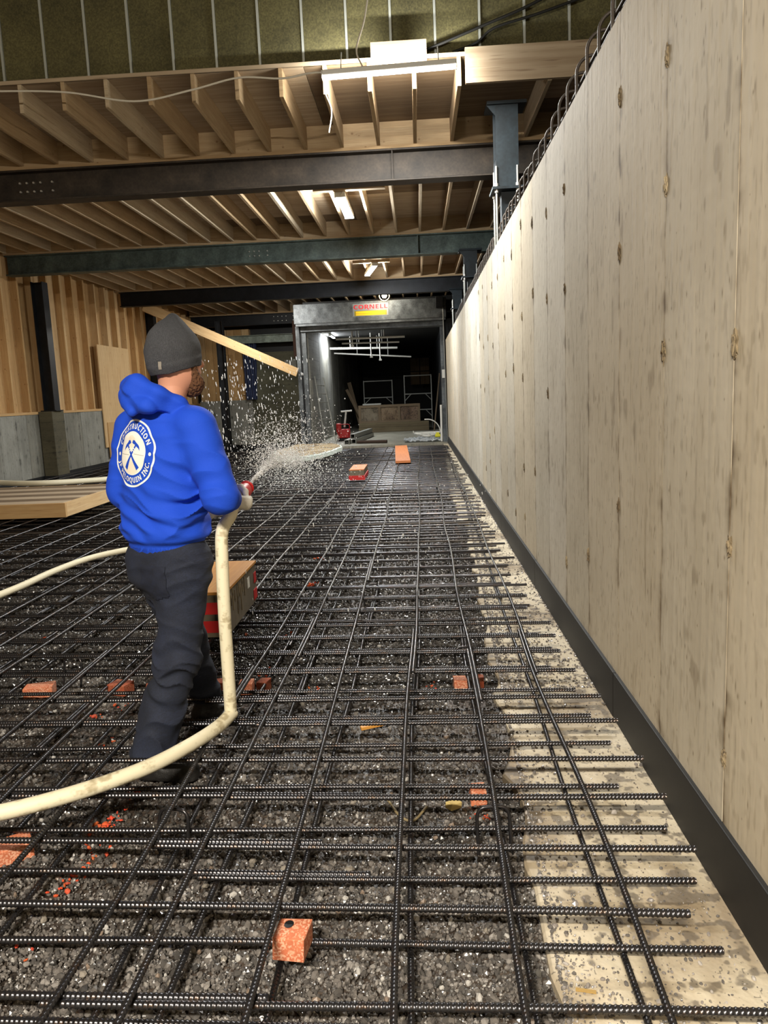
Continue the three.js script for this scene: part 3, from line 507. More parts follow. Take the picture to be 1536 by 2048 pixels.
{ // plate compactor: red engine block on a plate, white T handle
  const t = thing('plate_compactor', 'red plate compactor with a white T handle beside the ladder', 'machine', [-2.55, 0.03, -26.4]), x = -2.55, z = -26.4;
  part('base_plate', bx(x - 0.22, x + 0.22, 0.03, 0.12, z - 0.3, z + 0.3, { r: 0.02 }), M.black, t);
  part('engine', [bx(x - 0.17, x + 0.17, 0.12, 0.42, z - 0.18, z + 0.18, { r: 0.03 }), rod(v(x - 0.2, 0.3, z), v(x + 0.2, 0.3, z), 0.11, 0.11, 14)], M.red, t);
  part('tank', bx(x - 0.26, x - 0.1, 0.3, 0.62, z - 0.12, z + 0.14, { r: 0.03 }), M.red, t);
  part('guard_frame', [tube([v(x - 0.2, 0.12, z + 0.2), v(x - 0.2, 0.58, z + 0.2), v(x + 0.2, 0.58, z + 0.2), v(x + 0.2, 0.12, z + 0.2)], 0.014, 24, 6, 0.1)], M.red, t);
  part('handle', [rod(v(x + 0.02, 0.5, z + 0.05), v(x + 0.12, 1.0, z + 0.3), 0.035, 0.03, 8), rod(v(x - 0.05, 1.02, z + 0.3), v(x + 0.32, 1.04, z + 0.3), 0.028, 0.028, 8)], M.white, t);
}
for (let i = 0; i < 3; i++) { // square steel tubes on the floor
  const x = -2.28 + i * 0.2, y = i === 2 ? 0.18 : 0.03, dx = i === 2 ? -0.25 : 0, a = v(x + dx, y + 0.07, -24.2 - i * 0.25), b = v(x + dx + 0.35, y + 0.07, -28.4), d = b.clone().sub(a), g = [];
  const Q = d.clone().normalize(); for (const [ox, oy, w, h] of [[-0.065, 0, 0.012, 0.14], [0.065, 0, 0.012, 0.14], [0, 0.065, 0.14, 0.012], [0, -0.065, 0.14, 0.012]]) g.push(bar(a.clone().add(v(ox, oy, 0)), b.clone().add(v(ox, oy, 0)), w, h));
  single('square_tube', g, M.steelPale, ['left square steel tube lying on the tunnel floor', 'right square steel tube lying on the tunnel floor', 'square steel tube lying on top of the other two'][i], 'tube', [a.x, y, a.z]);
}
single('rusty_pipe', rod(v(-1.95, 0.085, -24.3), v(-1.0, 0.085, -24.05), 0.05, 0.05, 14), std({ map: T_rust, color: 0xc09070, roughness: 0.8 }), 'short rust-brown pipe lying at the tunnel threshold', 'pipe', [-1.5, 0.03, -24.2]);
{ // crate of three framed panels on timbers
  for (const [y, z, l] of [[0.03, -31.3, 'front timber baulk under the framed crate'], [0.03, -31.9, 'rear timber baulk under the framed crate'], [0.22, -31.48, 'upper timber baulk under the framed crate']]) single('timber_baulk', bx(-2.42, 0.42, y, y + 0.19, z - 0.14, z + 0.14, { r: 0.01 }), std({ map: T_ply, color: 0x8f8f82, roughness: 0.9 }), l, 'timber', [-1, y, z]);
  const t = thing('framed_crate', 'grimy wooden crate of three framed panels in the tunnel', 'crate', [-1.2, 0.41, -31.8]);
  const x0 = -2.42, x1 = 0.08, y0 = 0.41, y1 = 1.12, z0 = -32.3, z1 = -31.45;
  part('body', bx(x0 + 0.03, x1 - 0.03, y0 + 0.02, y1 - 0.02, z0 + 0.02, z1 - 0.05), M.plyDark, t);
  for (let i = 0; i < 3; i++) part('panel', bx(x0 + 0.1 + i * 0.8, x0 + 0.84 + i * 0.8, y0 + 0.08, y1 - 0.1, z1 - 0.05, z1 - 0.035), std({ map: T_footing, color: [0x948e88, 0x9a8a7c, 0x94827a][i], roughness: 0.85 }), t);
  part('rail', bx(x0, x1, y1 - 0.1, y1, z1 - 0.05, z1), M.oldWood, t); part('rail', bx(x0, x1, y0, y0 + 0.08, z1 - 0.05, z1), M.oldWood, t);
  for (let i = 0; i < 4; i++) part('post', bx(x0 + i * 0.8, x0 + i * 0.8 + 0.1, y0 + 0.08, y1 - 0.1, z1 - 0.05, z1), M.oldWood, t);
  single('loose_board', bx(-2.25, -1.5, 1.12, 1.18, -32.0, -31.6, { r: 0.006 }), M.steelPale, 'pale board lying on top of the framed crate', 'board', [-1.9, 1.12, -31.8]);
}
function scaffold(x0, x1, y1, z, label) {
  const t = thing('scaffold_frame', label, 'scaffold', [(x0 + x1) / 2, 0.03, z]), r = 0.026, m = M.steelPale, h = y1 - 0.03;
  for (const x of [x0, x1]) part('upright', rod(v(x, 0.03, z), v(x, y1, z), r, r, 8), m, t);
  for (const f of [1, 0.66, 0.36]) part('crossbar', rod(v(x0, 0.03 + h * f - 0.03, z), v(x1, 0.03 + h * f - 0.03, z), r, r, 8), m, t);
  for (const [s, f] of [[0, 0.66], [1, 0.66], [0, 0.36], [1, 0.36]]) { const xa = s ? x1 : x0, xb = lerp(xa, s ? x0 : x1, 0.24); part('brace', rod(v(xa, 0.03 + h * (f - 0.14), z), v(xb, 0.03 + h * f - 0.03, z), 0.018, 0.018, 6), m, t); }
}
scaffold(-2.35, -1.1, 2.15, -34.2, 'left tubular scaffold frame behind the crate');
scaffold(-0.55, 0.6, 2.3, -33.4, 'right tubular scaffold frame, taller, behind the crate');
single('leaning_plank', bar(v(0.55, 0.04, -28.4), v(0.84, 2.2, -29.0), 0.2, 0.045, { r: 0.006, up: v(1, 0, 0) }), M.oldWood, 'grey plank leaning on the tunnel right wall', 'plank', [0.6, 0.03, -28.5]);
single('leaning_plank', bar(v(-2.45, 0.04, -33.4), v(-2.95, 2.1, -33.8), 0.05, 0.16, { up: v(1, 0, 0) }), M.oldWood, 'dark plank leaning on the tunnel left wall', 'plank', [-2.6, 0.03, -33.5]);
single('leaning_plank', bar(v(-2.2, 0.04, -32.9), v(-3.0, 1.8, -33.0), 0.05, 0.12, { up: v(1, 0, 0) }), M.oldWood, 'shorter dark plank beside the left scaffold frame', 'plank', [-2.4, 0.03, -33]);
single('plastic_sheet', (() => { const g = new THREE.PlaneGeometry(1.2, 1.6, 30, 36); g.rotateX(-PI / 2); const p = g.attributes.position; for (let i = 0; i < p.count; i++) { const x = p.getX(i), z = p.getZ(i); p.setY(i, 0.06 + 0.07 * Math.abs(n2(x * 3, z * 3)) + 0.02 * n2(x * 9, z * 9)); } g.computeVertexNormals(); return g.translate(0.12, 0.0, -24.5); })(), M.plastic, 'crumpled clear plastic sheet on the tunnel threshold', 'plastic sheet', [0.12, 0.03, -24.5]);
for (let k = 0; k < 4; k++) { const P = []; for (let i = 0; i <= 14; i++) { const a = i / 14 * 5 + k, rad = 0.3 + 0.05 * k; P.push(v(0.25 + Math.cos(a) * rad * 0.95, 0.2 + 0.03 * k + (k === 3 ? 0.42 * Math.max(0, Math.sin(a)) : 0.02 * Math.sin(a * 3)), -24.5 + Math.sin(a) * rad * (k === 3 ? 0.3 : 0.9))); } single('white_hose_coil', tube(P, 0.018, 60, 7), M.white, ['lowest loop of white hose on the plastic sheet', 'second loop of white hose on the plastic sheet', 'third loop of white hose on the plastic sheet', 'loop of white hose standing up from the plastic sheet'][k], 'hose', [0.25, 0.15, -24.5]); }
single('white_pipe', rod(v(0.69, 0.05, -23.62), v(0.7, 1.15, -23.66), 0.03, 0.035, 10), M.white, 'white plastic pipe standing at the right door rail', 'pipe', [0.69, 0.03, -23.62]);
single('yellow_valve', [rod(v(0.5, 0.2, -24.1), v(0.66, 0.2, -24.1), 0.05, 0.05, 10), bx(0.53, 0.63, 0.24, 0.3, -24.13, -24.07)], std({ color: 0xd8d020, roughness: 0.5 }), 'small yellow valve on the white hose', 'valve', [0.58, 0.15, -24.1]);

// ================================================================ REINFORCEMENT
// ribbed bar along local x from 0 to L; ribs are modelled between ra and rb, plain elsewhere
function rebarGeo(L, r, ra, rb, bow = 0, seed = 0, from = 0, pitch = 0.0125) {
  const rad = 8, P = [], U = [], I = [], stations = [];
  const cut = (x) => clamp(x, 0, L); ra = cut(ra); rb = cut(rb);
  const plain = (a, b) => { const n = Math.max(1, Math.ceil((b - a) / 0.5)); for (let i = 0; i <= n; i++) stations.push([a + (b - a) * i / n, 0, 0]); };
  if (rb - ra < 0.05) plain(0, L); else { if (ra > 0.001) plain(0, ra); const n = Math.floor((rb - ra) / pitch); for (let i = 0; i < n; i++) { const x = ra + (i + 0.1) * pitch; stations.push([x, 0, 1], [x + pitch * 0.34, 0, 1], [x + pitch * 0.48, 1, 1], [x + pitch * 0.72, 1, 1]); } if (rb < L - 0.001) plain(rb, L); else stations.push([L, 0, 0]); }
  const wob = (x) => [bow * n2((x + from) * 0.35 + seed * 7.3, seed), 0];
  for (const [x, h, sl] of stations) { const [wz, wy] = wob(x); for (let k = 0; k <= rad; k++) { const a = k / rad * 2 * PI, lug = Math.abs(Math.cos(a)) > 0.96, R = r + (h ? (lug ? r * 0.1 : r * 0.17) : 0); P.push(x + (sl ? 0.35 * r * Math.sin(a) : 0), R * Math.sin(a) + wy, R * Math.cos(a) + wz); U.push(x, k / rad * 0.06); } }
  for (let s = 0; s + 1 < stations.length; s++) for (let k = 0; k < rad; k++) { const a = s * (rad + 1) + k, b = a + rad + 1; I.push(a, a + 1, b, a + 1, b + 1, b); }
  for (const s of [0, stations.length - 1]) { const c = P.length / 3, b0 = s * (rad + 1); P.push(stations[s][0], wob(stations[s][0])[1], wob(stations[s][0])[0]); U.push(0, 0); for (let k = 0; k < rad; k++) s ? I.push(c, b0 + k + 1, b0 + k) : I.push(c, b0 + k, b0 + k + 1); }
  const g = new THREE.BufferGeometry(); g.setAttribute('position', new THREE.Float32BufferAttribute(P, 3)); g.setAttribute('uv', new THREE.Float32BufferAttribute(U, 2)); g.setIndex(I); g.computeVertexNormals(); return g;
}
function rebar(a, b, r, rib, label, group, m = M.rebar, bow = 0.012, seed = rnd() * 100, from = 0) {   // rib = distance from a over which ribs are modelled [from, to]
  const L = a.distanceTo(b), o = shade(new THREE.Mesh(rebarGeo(L, r, rib[0], rib[1], bow, seed, from), m));
  o.name = numbered('rebar'); o.position.copy(a); o.quaternion.setFromUnitVectors(v(1, 0, 0), b.clone().sub(a).normalize()); scene.add(o);
  o.userData = { label, category: 'rebar', group }; return o;
}
const YU = 0.16, YL = 0.068, RT = 0.0098, RLg = 0.0086;
{ // crosswise bars, two layers
  const q = rng(91), LEFT = -7.2;
  const rowsU = [-1.59, -1.92, -2.22, -2.51, -2.8, -3.12, -3.4, -3.72, -4.03, -4.28, -4.55]; while (rowsU[rowsU.length - 1] > -20.2) rowsU.push(rowsU[rowsU.length - 1] - 0.3 + (q() - 0.5) * 0.05);
  const rowsL = [-1.63, -1.9, -2.2, -2.46, -2.76, -3.1, -3.4, -3.7, -4.04]; while (rowsL[rowsL.length - 1] > -19.8) rowsL.push(rowsL[rowsL.length - 1] - 0.3 + (q() - 0.5) * 0.05);
  const lapU = { 0: -0.4, 2: -0.35, 3: -0.18, 5: -0.2, 6: -0.5, 7: 0.4 }, endU = [0.80, 0.668, 0.788, 0.792, 0.797, 0.785, 0.78, 0.73, 0.711, 0.729, 0.746], endL = [0.62, 0.748, 0.784, 0.782, 0.697, 0.752, 0.735, 0.725, 0.66];
  for (const [rows, y, word, ends, laps] of [[rowsU, YU, 'upper', endU, lapU], [rowsL, YL, 'lower', endL, { 2: -0.2 }]]) rows.forEach((z0, i) => {
    const sl = 0.03 + (q() - 0.5) * 0.02 + (i > 6 ? 0.012 : 0), x1 = ends[i] ?? 0.76 - 0.12 * q(), at = (x) => v(x, y, z0 + sl * x), lap = laps[i] ?? -1.3 - q() * 4.5;
    const near = z0 > -5.2, vis = Math.abs(z0) * 0.72 + 0.3, row = ordinal(i + 1), x0 = near ? Math.max(LEFT, -vis - 1.4) : LEFT + q() * 0.2;
    const R = RT * (0.95 + 0.1 * q()), m = q() < 0.08 ? M.rebarRust : M.rebar;
    const second = v(0, i % 2 ? 0.0035 : -0.0035, R * 2.02);
    const lx = Math.max(lap, x0 + 0.8);
    if (i > 13) { rebar(at(x0), at(x1), R, [0, 0], row + ' crosswise bar from the camera in the ' + word + ' rebar layer', 'crosswise bars of the ' + word + ' rebar layer', m, 0.012); return; }
    rebar(at(lx - 0.55).add(second), at(x1).add(second), R, near ? [0, 9] : [0, 0], row + ' crosswise bar from the camera in the ' + word + ' rebar layer, right-hand length', 'crosswise bars of the ' + word + ' rebar layer', m, near ? 0.008 : 0.012, i + y * 900, lx - 0.55);
    rebar(at(x0), at(lx), R, near ? [0, 9] : [0, 0], row + ' crosswise bar from the camera in the ' + word + ' rebar layer, left-hand length', 'crosswise bars of the ' + word + ' rebar layer', m, near ? 0.008 : 0.012, i + y * 900, x0);
  });
  // lengthwise bars
  const xs = [0.505, 0.2, -0.094, -0.432, -0.722, -0.905, -1.27, -1.53, -1.81, -2.28, -2.53, -2.88, -3.19]; while (xs[xs.length - 1] > -7.1) xs.push(xs[xs.length - 1] - 0.33 + (q() - 0.5) * 0.07);
  const end = (x) => -20.3 + 0.4 * q() - 0.0 * x;
  for (const [y, word] of [[YU + RT + RLg + 0.001, 'upper'], [YL - RT - RLg - 0.001, 'lower']]) xs.forEach((x, i) => {
    const low = word === 'lower', X = x + (low ? (q() - 0.5) * 0.06 + 0.01 : 0), drift = i === 0 ? 0.009 : 0.003 + (q() - 0.5) * 0.006, at = (z) => v(X + drift * (-z - 1.5), y, z);
    const all = [-1.0, -3.6 - q() * 2.8, -9.5 - q() * 3, end(x)], cuts = i < 12 ? (low ? [all[0], all[1], all[3]] : all) : (low ? [all[0], all[3]] : [all[0], all[2], all[3]]), col = ordinal(i + 1), seg = ['nearest', 'second', 'third', 'farthest'];
    for (let k = 0; k + 1 < cuts.length; k++) {
      const za = k ? cuts[k] + 0.7 : cuts[0] + 0.1, zb = cuts[k + 1]; if (X < -0.7 * Math.abs(zb) - 0.6) continue;
      const side = v(k % 2 ? RLg * 2.03 : 0, 0, 0), near = za > -5 && X > -3;
      rebar(at(za).add(side), at(zb).add(side), RLg, near ? [0, 5.2 + za] : [0, 0], col + ' lengthwise bar from the right wall in the ' + word + ' rebar layer, ' + seg[k] + ' length', 'lengthwise bars of the ' + word + ' rebar layer', M.rebar, 0.016, i + (low ? 300 : 200), -za);
    }
  });
}
function chair(x, z, turn, h, label) { // bent bar that spaces the layers
  const s = 0.055, P = [v(-s, -0.01, 0.03), v(-s, h - 0.03, 0.005), v(-s + 0.02, h, 0), v(s - 0.02, h, 0), v(s, h - 0.03, 0.005), v(s, -0.01, 0.03)].map((p) => p.applyAxisAngle(v(0, 1, 0), turn).add(v(x, 0, z)));
  single('rebar_chair', tube(P, 0.0065, 40, 7, 0.3), M.rebar, label, 'rebar', [x, 0, z], 'bent bars that space the rebar layers');
}
chair(0.205, -2.44, 0.05, 0.15, 'small bent bar standing under the second lengthwise bar near the pale footing');
chair(-0.9, -2.46, -0.2, 0.15, 'small bent bar standing near the hose and the worker');
chair(-2.0, -4.1, -0.2, 0.15, 'small bent bar standing near the leftmost brick row');
chair(0.21, -4.1, 0.1, 0.15, 'small bent bar standing beside the brick under the right bars');
chair(-0.4, -5.6, 0.1, 0.15, 'small bent bar standing right of the red-sided box');
{ // hoops on top of the right wall, and the bars threaded through them
  const q = rng(17); let i = 0;
  for (let z = -2.4; z > -17.5; z -= 0.255, i++) {
    const x0 = WX + 0.035, R = 0.075 + (q() - 0.5) * 0.012, h = 0.16 + (q() - 0.5) * 0.04, P = [v(x0, WT - 0.02, z), v(x0, WT + h * 0.6, z)];
    for (let k = 0; k <= 8; k++) { const a = PI - k / 8 * PI; P.push(v(x0 + R + R * Math.cos(a), WT + h + R * Math.sin(a), z + 0.06 * k / 8)); }
    P.push(v(x0 + 2 * R, WT - 0.02, z + 0.06));
    single('rebar_hoop', tube(P, 0.0085, 34, 7), M.rebarRust, ordinal(i + 1) + ' rusty rebar hoop from the camera on top of the right wall', 'rebar', [x0, WT, z], 'rebar hoops on top of the right wall');
  }
  rebar(v(WX + 0.055, WT + 0.1, -2.2), v(WX + 0.055, WT + 0.1, -17.6), 0.008, [0, 0], 'outer bar threaded through the hoops on the right wall', 'bars in the hoops', M.rebarRust, 0.012);
  rebar(v(WX + 0.125, WT + 0.21, -2.2), v(WX + 0.125, WT + 0.21, -17.6), 0.008, [0, 0], 'inner bar threaded through the hoops on the right wall', 'bars in the hoops', M.rebarRust, 0.012);
}

// ================================================================ BLOCKS AND LOOSE THINGS ON THE MAT
function brick(x, z, w, h, d, turn, label, hole = false, m = M.brick, y = 0) {
  const g = new RoundedBoxGeometry(w, h, d, 3, 0.004), p = g.attributes.position, s = rnd() * 60;
  for (let i = 0; i < p.count; i++) { const a = v(p.getX(i), p.getY(i), p.getZ(i)); const f = 0.0025 * n3(a.x * 40 + s, a.y * 40, a.z * 40); p.setXYZ(i, a.x + f, a.y + f, a.z - f); }
  uvBox(g, w, h, d, [rnd() * 5, rnd() * 5]); g.computeVertexNormals();
  const t = thing('brick_piece', label, 'brick', [x, y, z], 'broken bricks holding up the bars'); t.rotation.y = turn;
  const o = shade(new THREE.Mesh(g, m)); o.name = 'clay_body'; o.position.set(0, h / 2, 0); t.add(o);
  if (hole) { const c = new THREE.LatheGeometry([new THREE.Vector2(0, 0), new THREE.Vector2(0.009, 0), new THREE.Vector2(0.013, 0.001)], 12), k = shade(new THREE.Mesh(c.scale(1, 1, 1.2), M.black)); k.name = 'core_hole_dark'; k.position.set(-0.012, h + 0.0024, -0.014); t.add(k); }  // flat black disc on the brick, painting the dark inside of the hole
}
brick(-0.388, -1.86, 0.088, 0.062, 0.085, -0.12, 'orange broken brick with a round hole in the foreground', true, M.brick, 0.079);
brick(-2.12, -3.93, 0.15, 0.06, 0.09, 0.2, 'leftmost broken brick in the row across the gravel');
brick(-1.67, -3.93, 0.11, 0.06, 0.09, -0.3, 'second broken brick from the left in the row across the gravel', false, M.brickDark);
brick(-1.47, -3.9, 0.09, 0.055, 0.08, 0.3, 'broken brick just left of the worker\'s legs', false, M.brickDark);
brick(-1.13, -3.92, 0.09, 0.06, 0.08, 0.1, 'broken brick just right of the worker\'s legs', false, M.brickDark);
brick(-0.97, -3.9, 0.075, 0.062, 0.08, 0.05, 'left of two broken bricks right of the standing hose');
brick(-0.88, -3.92, 0.055, 0.06, 0.08, -0.2, 'right of two broken bricks right of the standing hose', false, M.brickDark);
brick(0.17, -3.88, 0.07, 0.06, 0.07, 0.1, 'left of two small bricks under the right-hand bars');
brick(0.27, -3.9, 0.05, 0.06, 0.06, -0.1, 'right of two small bricks under the right-hand bars', false, M.brickDark);
brick(0.175, -2.75, 0.06, 0.058, 0.07, 0.1, 'small orange brick beside the bent bar near the footing');
brick(-1.47, -2.43, 0.12, 0.058, 0.1, 0.6, 'orange broken brick at the left edge below the hose', false, M.brick);
{ // orange brick crumbs
  const q = rng(44), C = [[-1.69, -3.6, 8], [-1.2, -2.85, 10], [-1.21, -2.64, 22], [-1.19, -2.42, 12], [-1.2, -2.28, 18], [-1.18, -1.95, 3], [-0.92, -6.25, 8], [-0.89, -4.84, 10], [-1.23, -4.82, 8], [-0.93, -4.19, 8], [0.03, -3.88, 16], [-1.6, -3.75, 6], [-0.6, -3.9, 6], [-1.5, -3.3, 8], [0.19, -2.62, 6], [-2.6, -4.9, 10], [-2.2, -6.5, 10], [-1.0, -7.3, 8]];
  const n = C.reduce((s, c) => s + c[2], 0), im = new THREE.InstancedMesh(new THREE.IcosahedronGeometry(1, 0), std({ color: 0xc4512a, roughness: 0.8 }), n), m4 = new THREE.Matrix4(), qq = new THREE.Quaternion(), col = new THREE.Color(); let k = 0;
  for (const [x, z, c] of C) for (let i = 0; i < c; i++) { const s = 0.004 + 0.011 * q() * q() + (z < -4 ? 0.004 : 0); qq.setFromEuler(new THREE.Euler(q() * 6, q() * 6, q() * 6)); m4.compose(v(x + (q() + q() - 1) * 0.06, 0.006, z + (q() + q() - 1) * 0.09), qq, v(s, s * 0.6, s * (0.6 + q()))); im.setMatrixAt(k, m4); col.setRGB(0.7 + q() * 0.5, 0.6 + q() * 0.6, 0.6 + q() * 0.6); im.setColorAt(k++, col); }
  shade(im); im.name = 'brick_crumbs'; im.userData = { kind: 'stuff', label: 'orange brick crumbs scattered in the gravel', category: 'crumbs' }; scene.add(im);
}
single('wood_shim', bar(v(-0.32, 0.018, -3.38), v(-0.2, 0.026, -3.42), 0.03, 0.016, { r: 0.003 }), M.formPly, 'yellow wood shim on the gravel right of the hose', 'shim', [-0.26, 0, -3.4]);
single('wood_shim', bar(v(0.1, 0.02, -2.7), v(0.06, 0.03, -2.66), 0.035, 0.025, { r: 0.004 }), std({ color: 0xc8b070, roughness: 0.8 }), 'small yellowish wood chip near the bent bar by the footing', 'shim', [0.08, 0, -2.68]);
single('wood_shim', bar(v(0.35, 0.024, -1.78), v(0.4, 0.024, -1.77), 0.009, 0.004), std({ color: 0xa8894e, roughness: 0.8 }), 'yellow wood splinter on the footing edge in the foreground', 'shim', [0.38, 0.02, -1.78]);
single('wire_offcut', tube([v(-0.17, 0.012, -2.75), v(-0.12, 0.02, -2.62), v(-0.07, 0.012, -2.6), v(-0.02, 0.02, -2.68)], 0.005, 24, 6), std({ color: 0x8a7a58, roughness: 0.6 }), 'bent yellowish wire offcut beside the middle bar', 'wire', [-0.1, 0, -2.65]);
{ // box beside the worker
  const t = thing('form_box', 'box with an orange plywood top and red-taped sides right of the worker', 'box', [-1.34, 0.18, -4.75]), x0 = -1.5, x1 = -1.155, z0 = -5.12, z1 = -4.28, y0 = 0.188, y1 = 0.455;
  part('body', bx(x0, x1, y0, y1 - 0.012, z0, z1, { r: 0.004 }), M.boxSide, t);
  part('top_panel', bx(x0 - 0.006, x1 + 0.006, y1 - 0.012, y1 + 0.006, z0 - 0.006, z1 + 0.006, { r: 0.002, grain: 'z' }), M.formPly, t);
  for (const [a, b, c, d] of [[y0 + 0.14, y0 + 0.21, z1 - 0.03, z1 + 0.003], [y0 + 0.03, y0 + 0.1, z1 - 0.03, z1 + 0.003], [y0 + 0.13, y0 + 0.2, z0 + 0.0, z0 + 0.07], [y0 + 0.02, y0 + 0.09, z0, z0 + 0.1]]) part('red_tape', bx(x1 - 0.01, x1 + 0.003, a, b, c, d), M.red, t);
  for (const [a, b] of [[y0 + 0.14, y0 + 0.21], [y0 + 0.03, y0 + 0.1]]) part('red_tape', bx(x0, x1 + 0.002, a, b, z1 - 0.01, z1 + 0.003), M.red, t);
  part('white_label', bx(x1 - 0.004, x1 + 0.002, y0 + 0.14, y0 + 0.21, z0 + 0.2, z0 + 0.26), M.white, t);
  for (let i = 0; i < 9; i++) { const z = z1 - 0.08 - i * 0.05 + rr(-0.01, 0.01), l = rr(0.08, 0.2); part('plaster_drip', bx(x1 - 0.006, x1 + 0.004, y1 - 0.02 - l, y1 - 0.02 - rr(0, 0.03), z - rr(0.004, 0.01), z, { r: 0.0015 }), M.patchPale, t); }
}
{ const t = thing('form_box', 'small far box with an orange top and red base on the rebar', 'box', [-1.03, 0.18, -12.9]);
  part('body', bx(-1.15, -0.91, 0.26, 0.345, -13.3, -12.4), M.boxSide, t); part('red_base', bx(-1.16, -0.9, 0.188, 0.26, -13.31, -12.39), M.red, t); part('top_panel', bx(-1.15, -0.91, 0.345, 0.36, -13.3, -12.4, { grain: 'z' }), M.plank, t); }
single('wooden_plank', (() => { const g = new RoundedBoxGeometry(0.3, 0.05, 4.5, 1, 0.006); uvBox(g, 0.3, 0.05, 4.5, [2, 3]); g.rotateY(0.03); return g.translate(-0.4, 0.213, -17.4); })(), M.plank, 'orange wooden plank lying toward the roller door', 'plank', [-0.4, 0.19, -17.4]);
{ // foam slab with crumbly edge
  const P = [[-3.2, -16.8], [-2.5, -16.45], [-2.2, -17.0], [-2.05, -18.0], [-1.95, -19.3], [-2.3, -20.6], [-3.3, -20.7], [-3.45, -18.5]], sh = new THREE.Shape(), q = rng(3);
  P.forEach(([x, z], i) => { const [nx, nz] = P[(i + 1) % P.length]; for (let k = 0; k < 10; k++) { const t = k / 10, X = lerp(x, nx, t) + (q() - 0.5) * 0.07, Z = -lerp(z, nz, t) + (q() - 0.5) * 0.07; i + k === 0 ? sh.moveTo(X, Z) : sh.lineTo(X, Z); } });
  const foam = thing('foam_slab', 'pale foam slab with ragged white edges on the rebar by the door', 'foam slab', [-2.7, 0.19, -18.5]);
  const g = new THREE.ExtrudeGeometry(sh, { depth: 0.09, bevelEnabled: true, bevelSize: 0.02, bevelThickness: 0.012, bevelSegments: 1 }); g.rotateX(-PI / 2); part('foam_core', g.translate(0, 0.2, 0), M.foam, foam);
  const t = new THREE.ExtrudeGeometry(sh, { depth: 0.008, bevelEnabled: false }); t.rotateX(-PI / 2); t.translate(2.7, 0, 18.5).scale(0.97, 1, 0.985).translate(-2.7, 0.302, -18.5); part('dusty_skin', t, std({ map: T_footing, color: 0xd8cdb8, roughness: 0.9 }), foam);
}
{ // timber platform on the left
  const t = thing('timber_platform', 'low timber formwork platform lying on the rebar at the left', 'platform', [-5.6, 0.18, -10.6]), x1 = -4.45, z1 = -9.35;
  for (let i = 0; i < 8; i++) { const z = z1 - 0.04 - i * 0.255; part('deck_board', bx(-7.2, x1 - 0.04, 0.335, 0.375, z - 0.25, z, { r: 0.004 }), i % 2 ? M.plyDark : M.ply, t); }
  part('front_board', bx(-7.2, x1, 0.192, 0.372, z1 - 0.04, z1, { r: 0.004 }), M.stud[1], t); part('side_board', bx(x1 - 0.04, x1, 0.195, 0.372, z1 - 2.1, z1 - 0.04, { r: 0.004 }), M.stud[0], t); part('rear_board', bx(-7.2, x1, 0.195, 0.372, z1 - 2.14, z1 - 2.1), M.stud[1], t);
}
// hoses
single('water_hose', tube([v(-3.3, 0.215, -4.4), v(-3.15, 0.215, -5.1), v(-3.08, 0.215, -5.6), v(-3.06, 0.215, -6.1), v(-2.97, 0.215, -6.6), v(-2.75, 0.215, -6.95), v(-2.4, 0.215, -7.3), v(-2.42, 0.215, -8.3), v(-2.95, 0.215, -10.0), v(-3.5, 0.215, -11.9), v(-4.05, 0.22, -13.3)], 0.027, 90, 12), M.hosePale, 'cream hose crossing the rebar left of the worker', 'hose', [-2.8, 0.19, -6]);
single('water_hose', tube([v(-7.3, 0.4, -12.5), v(-6.9, 0.37, -12.35), v(-6.4, 0.375, -12.05), v(-5.9, 0.372, -12.0), v(-5.4, 0.34, -12.5), v(-4.9, 0.3, -13.2), v(-4.3, 0.24, -13.7)], 0.045, 80, 10), M.hosePale, 'white hose lying behind the timber platform', 'hose', [-6, 0.3, -12.3]);

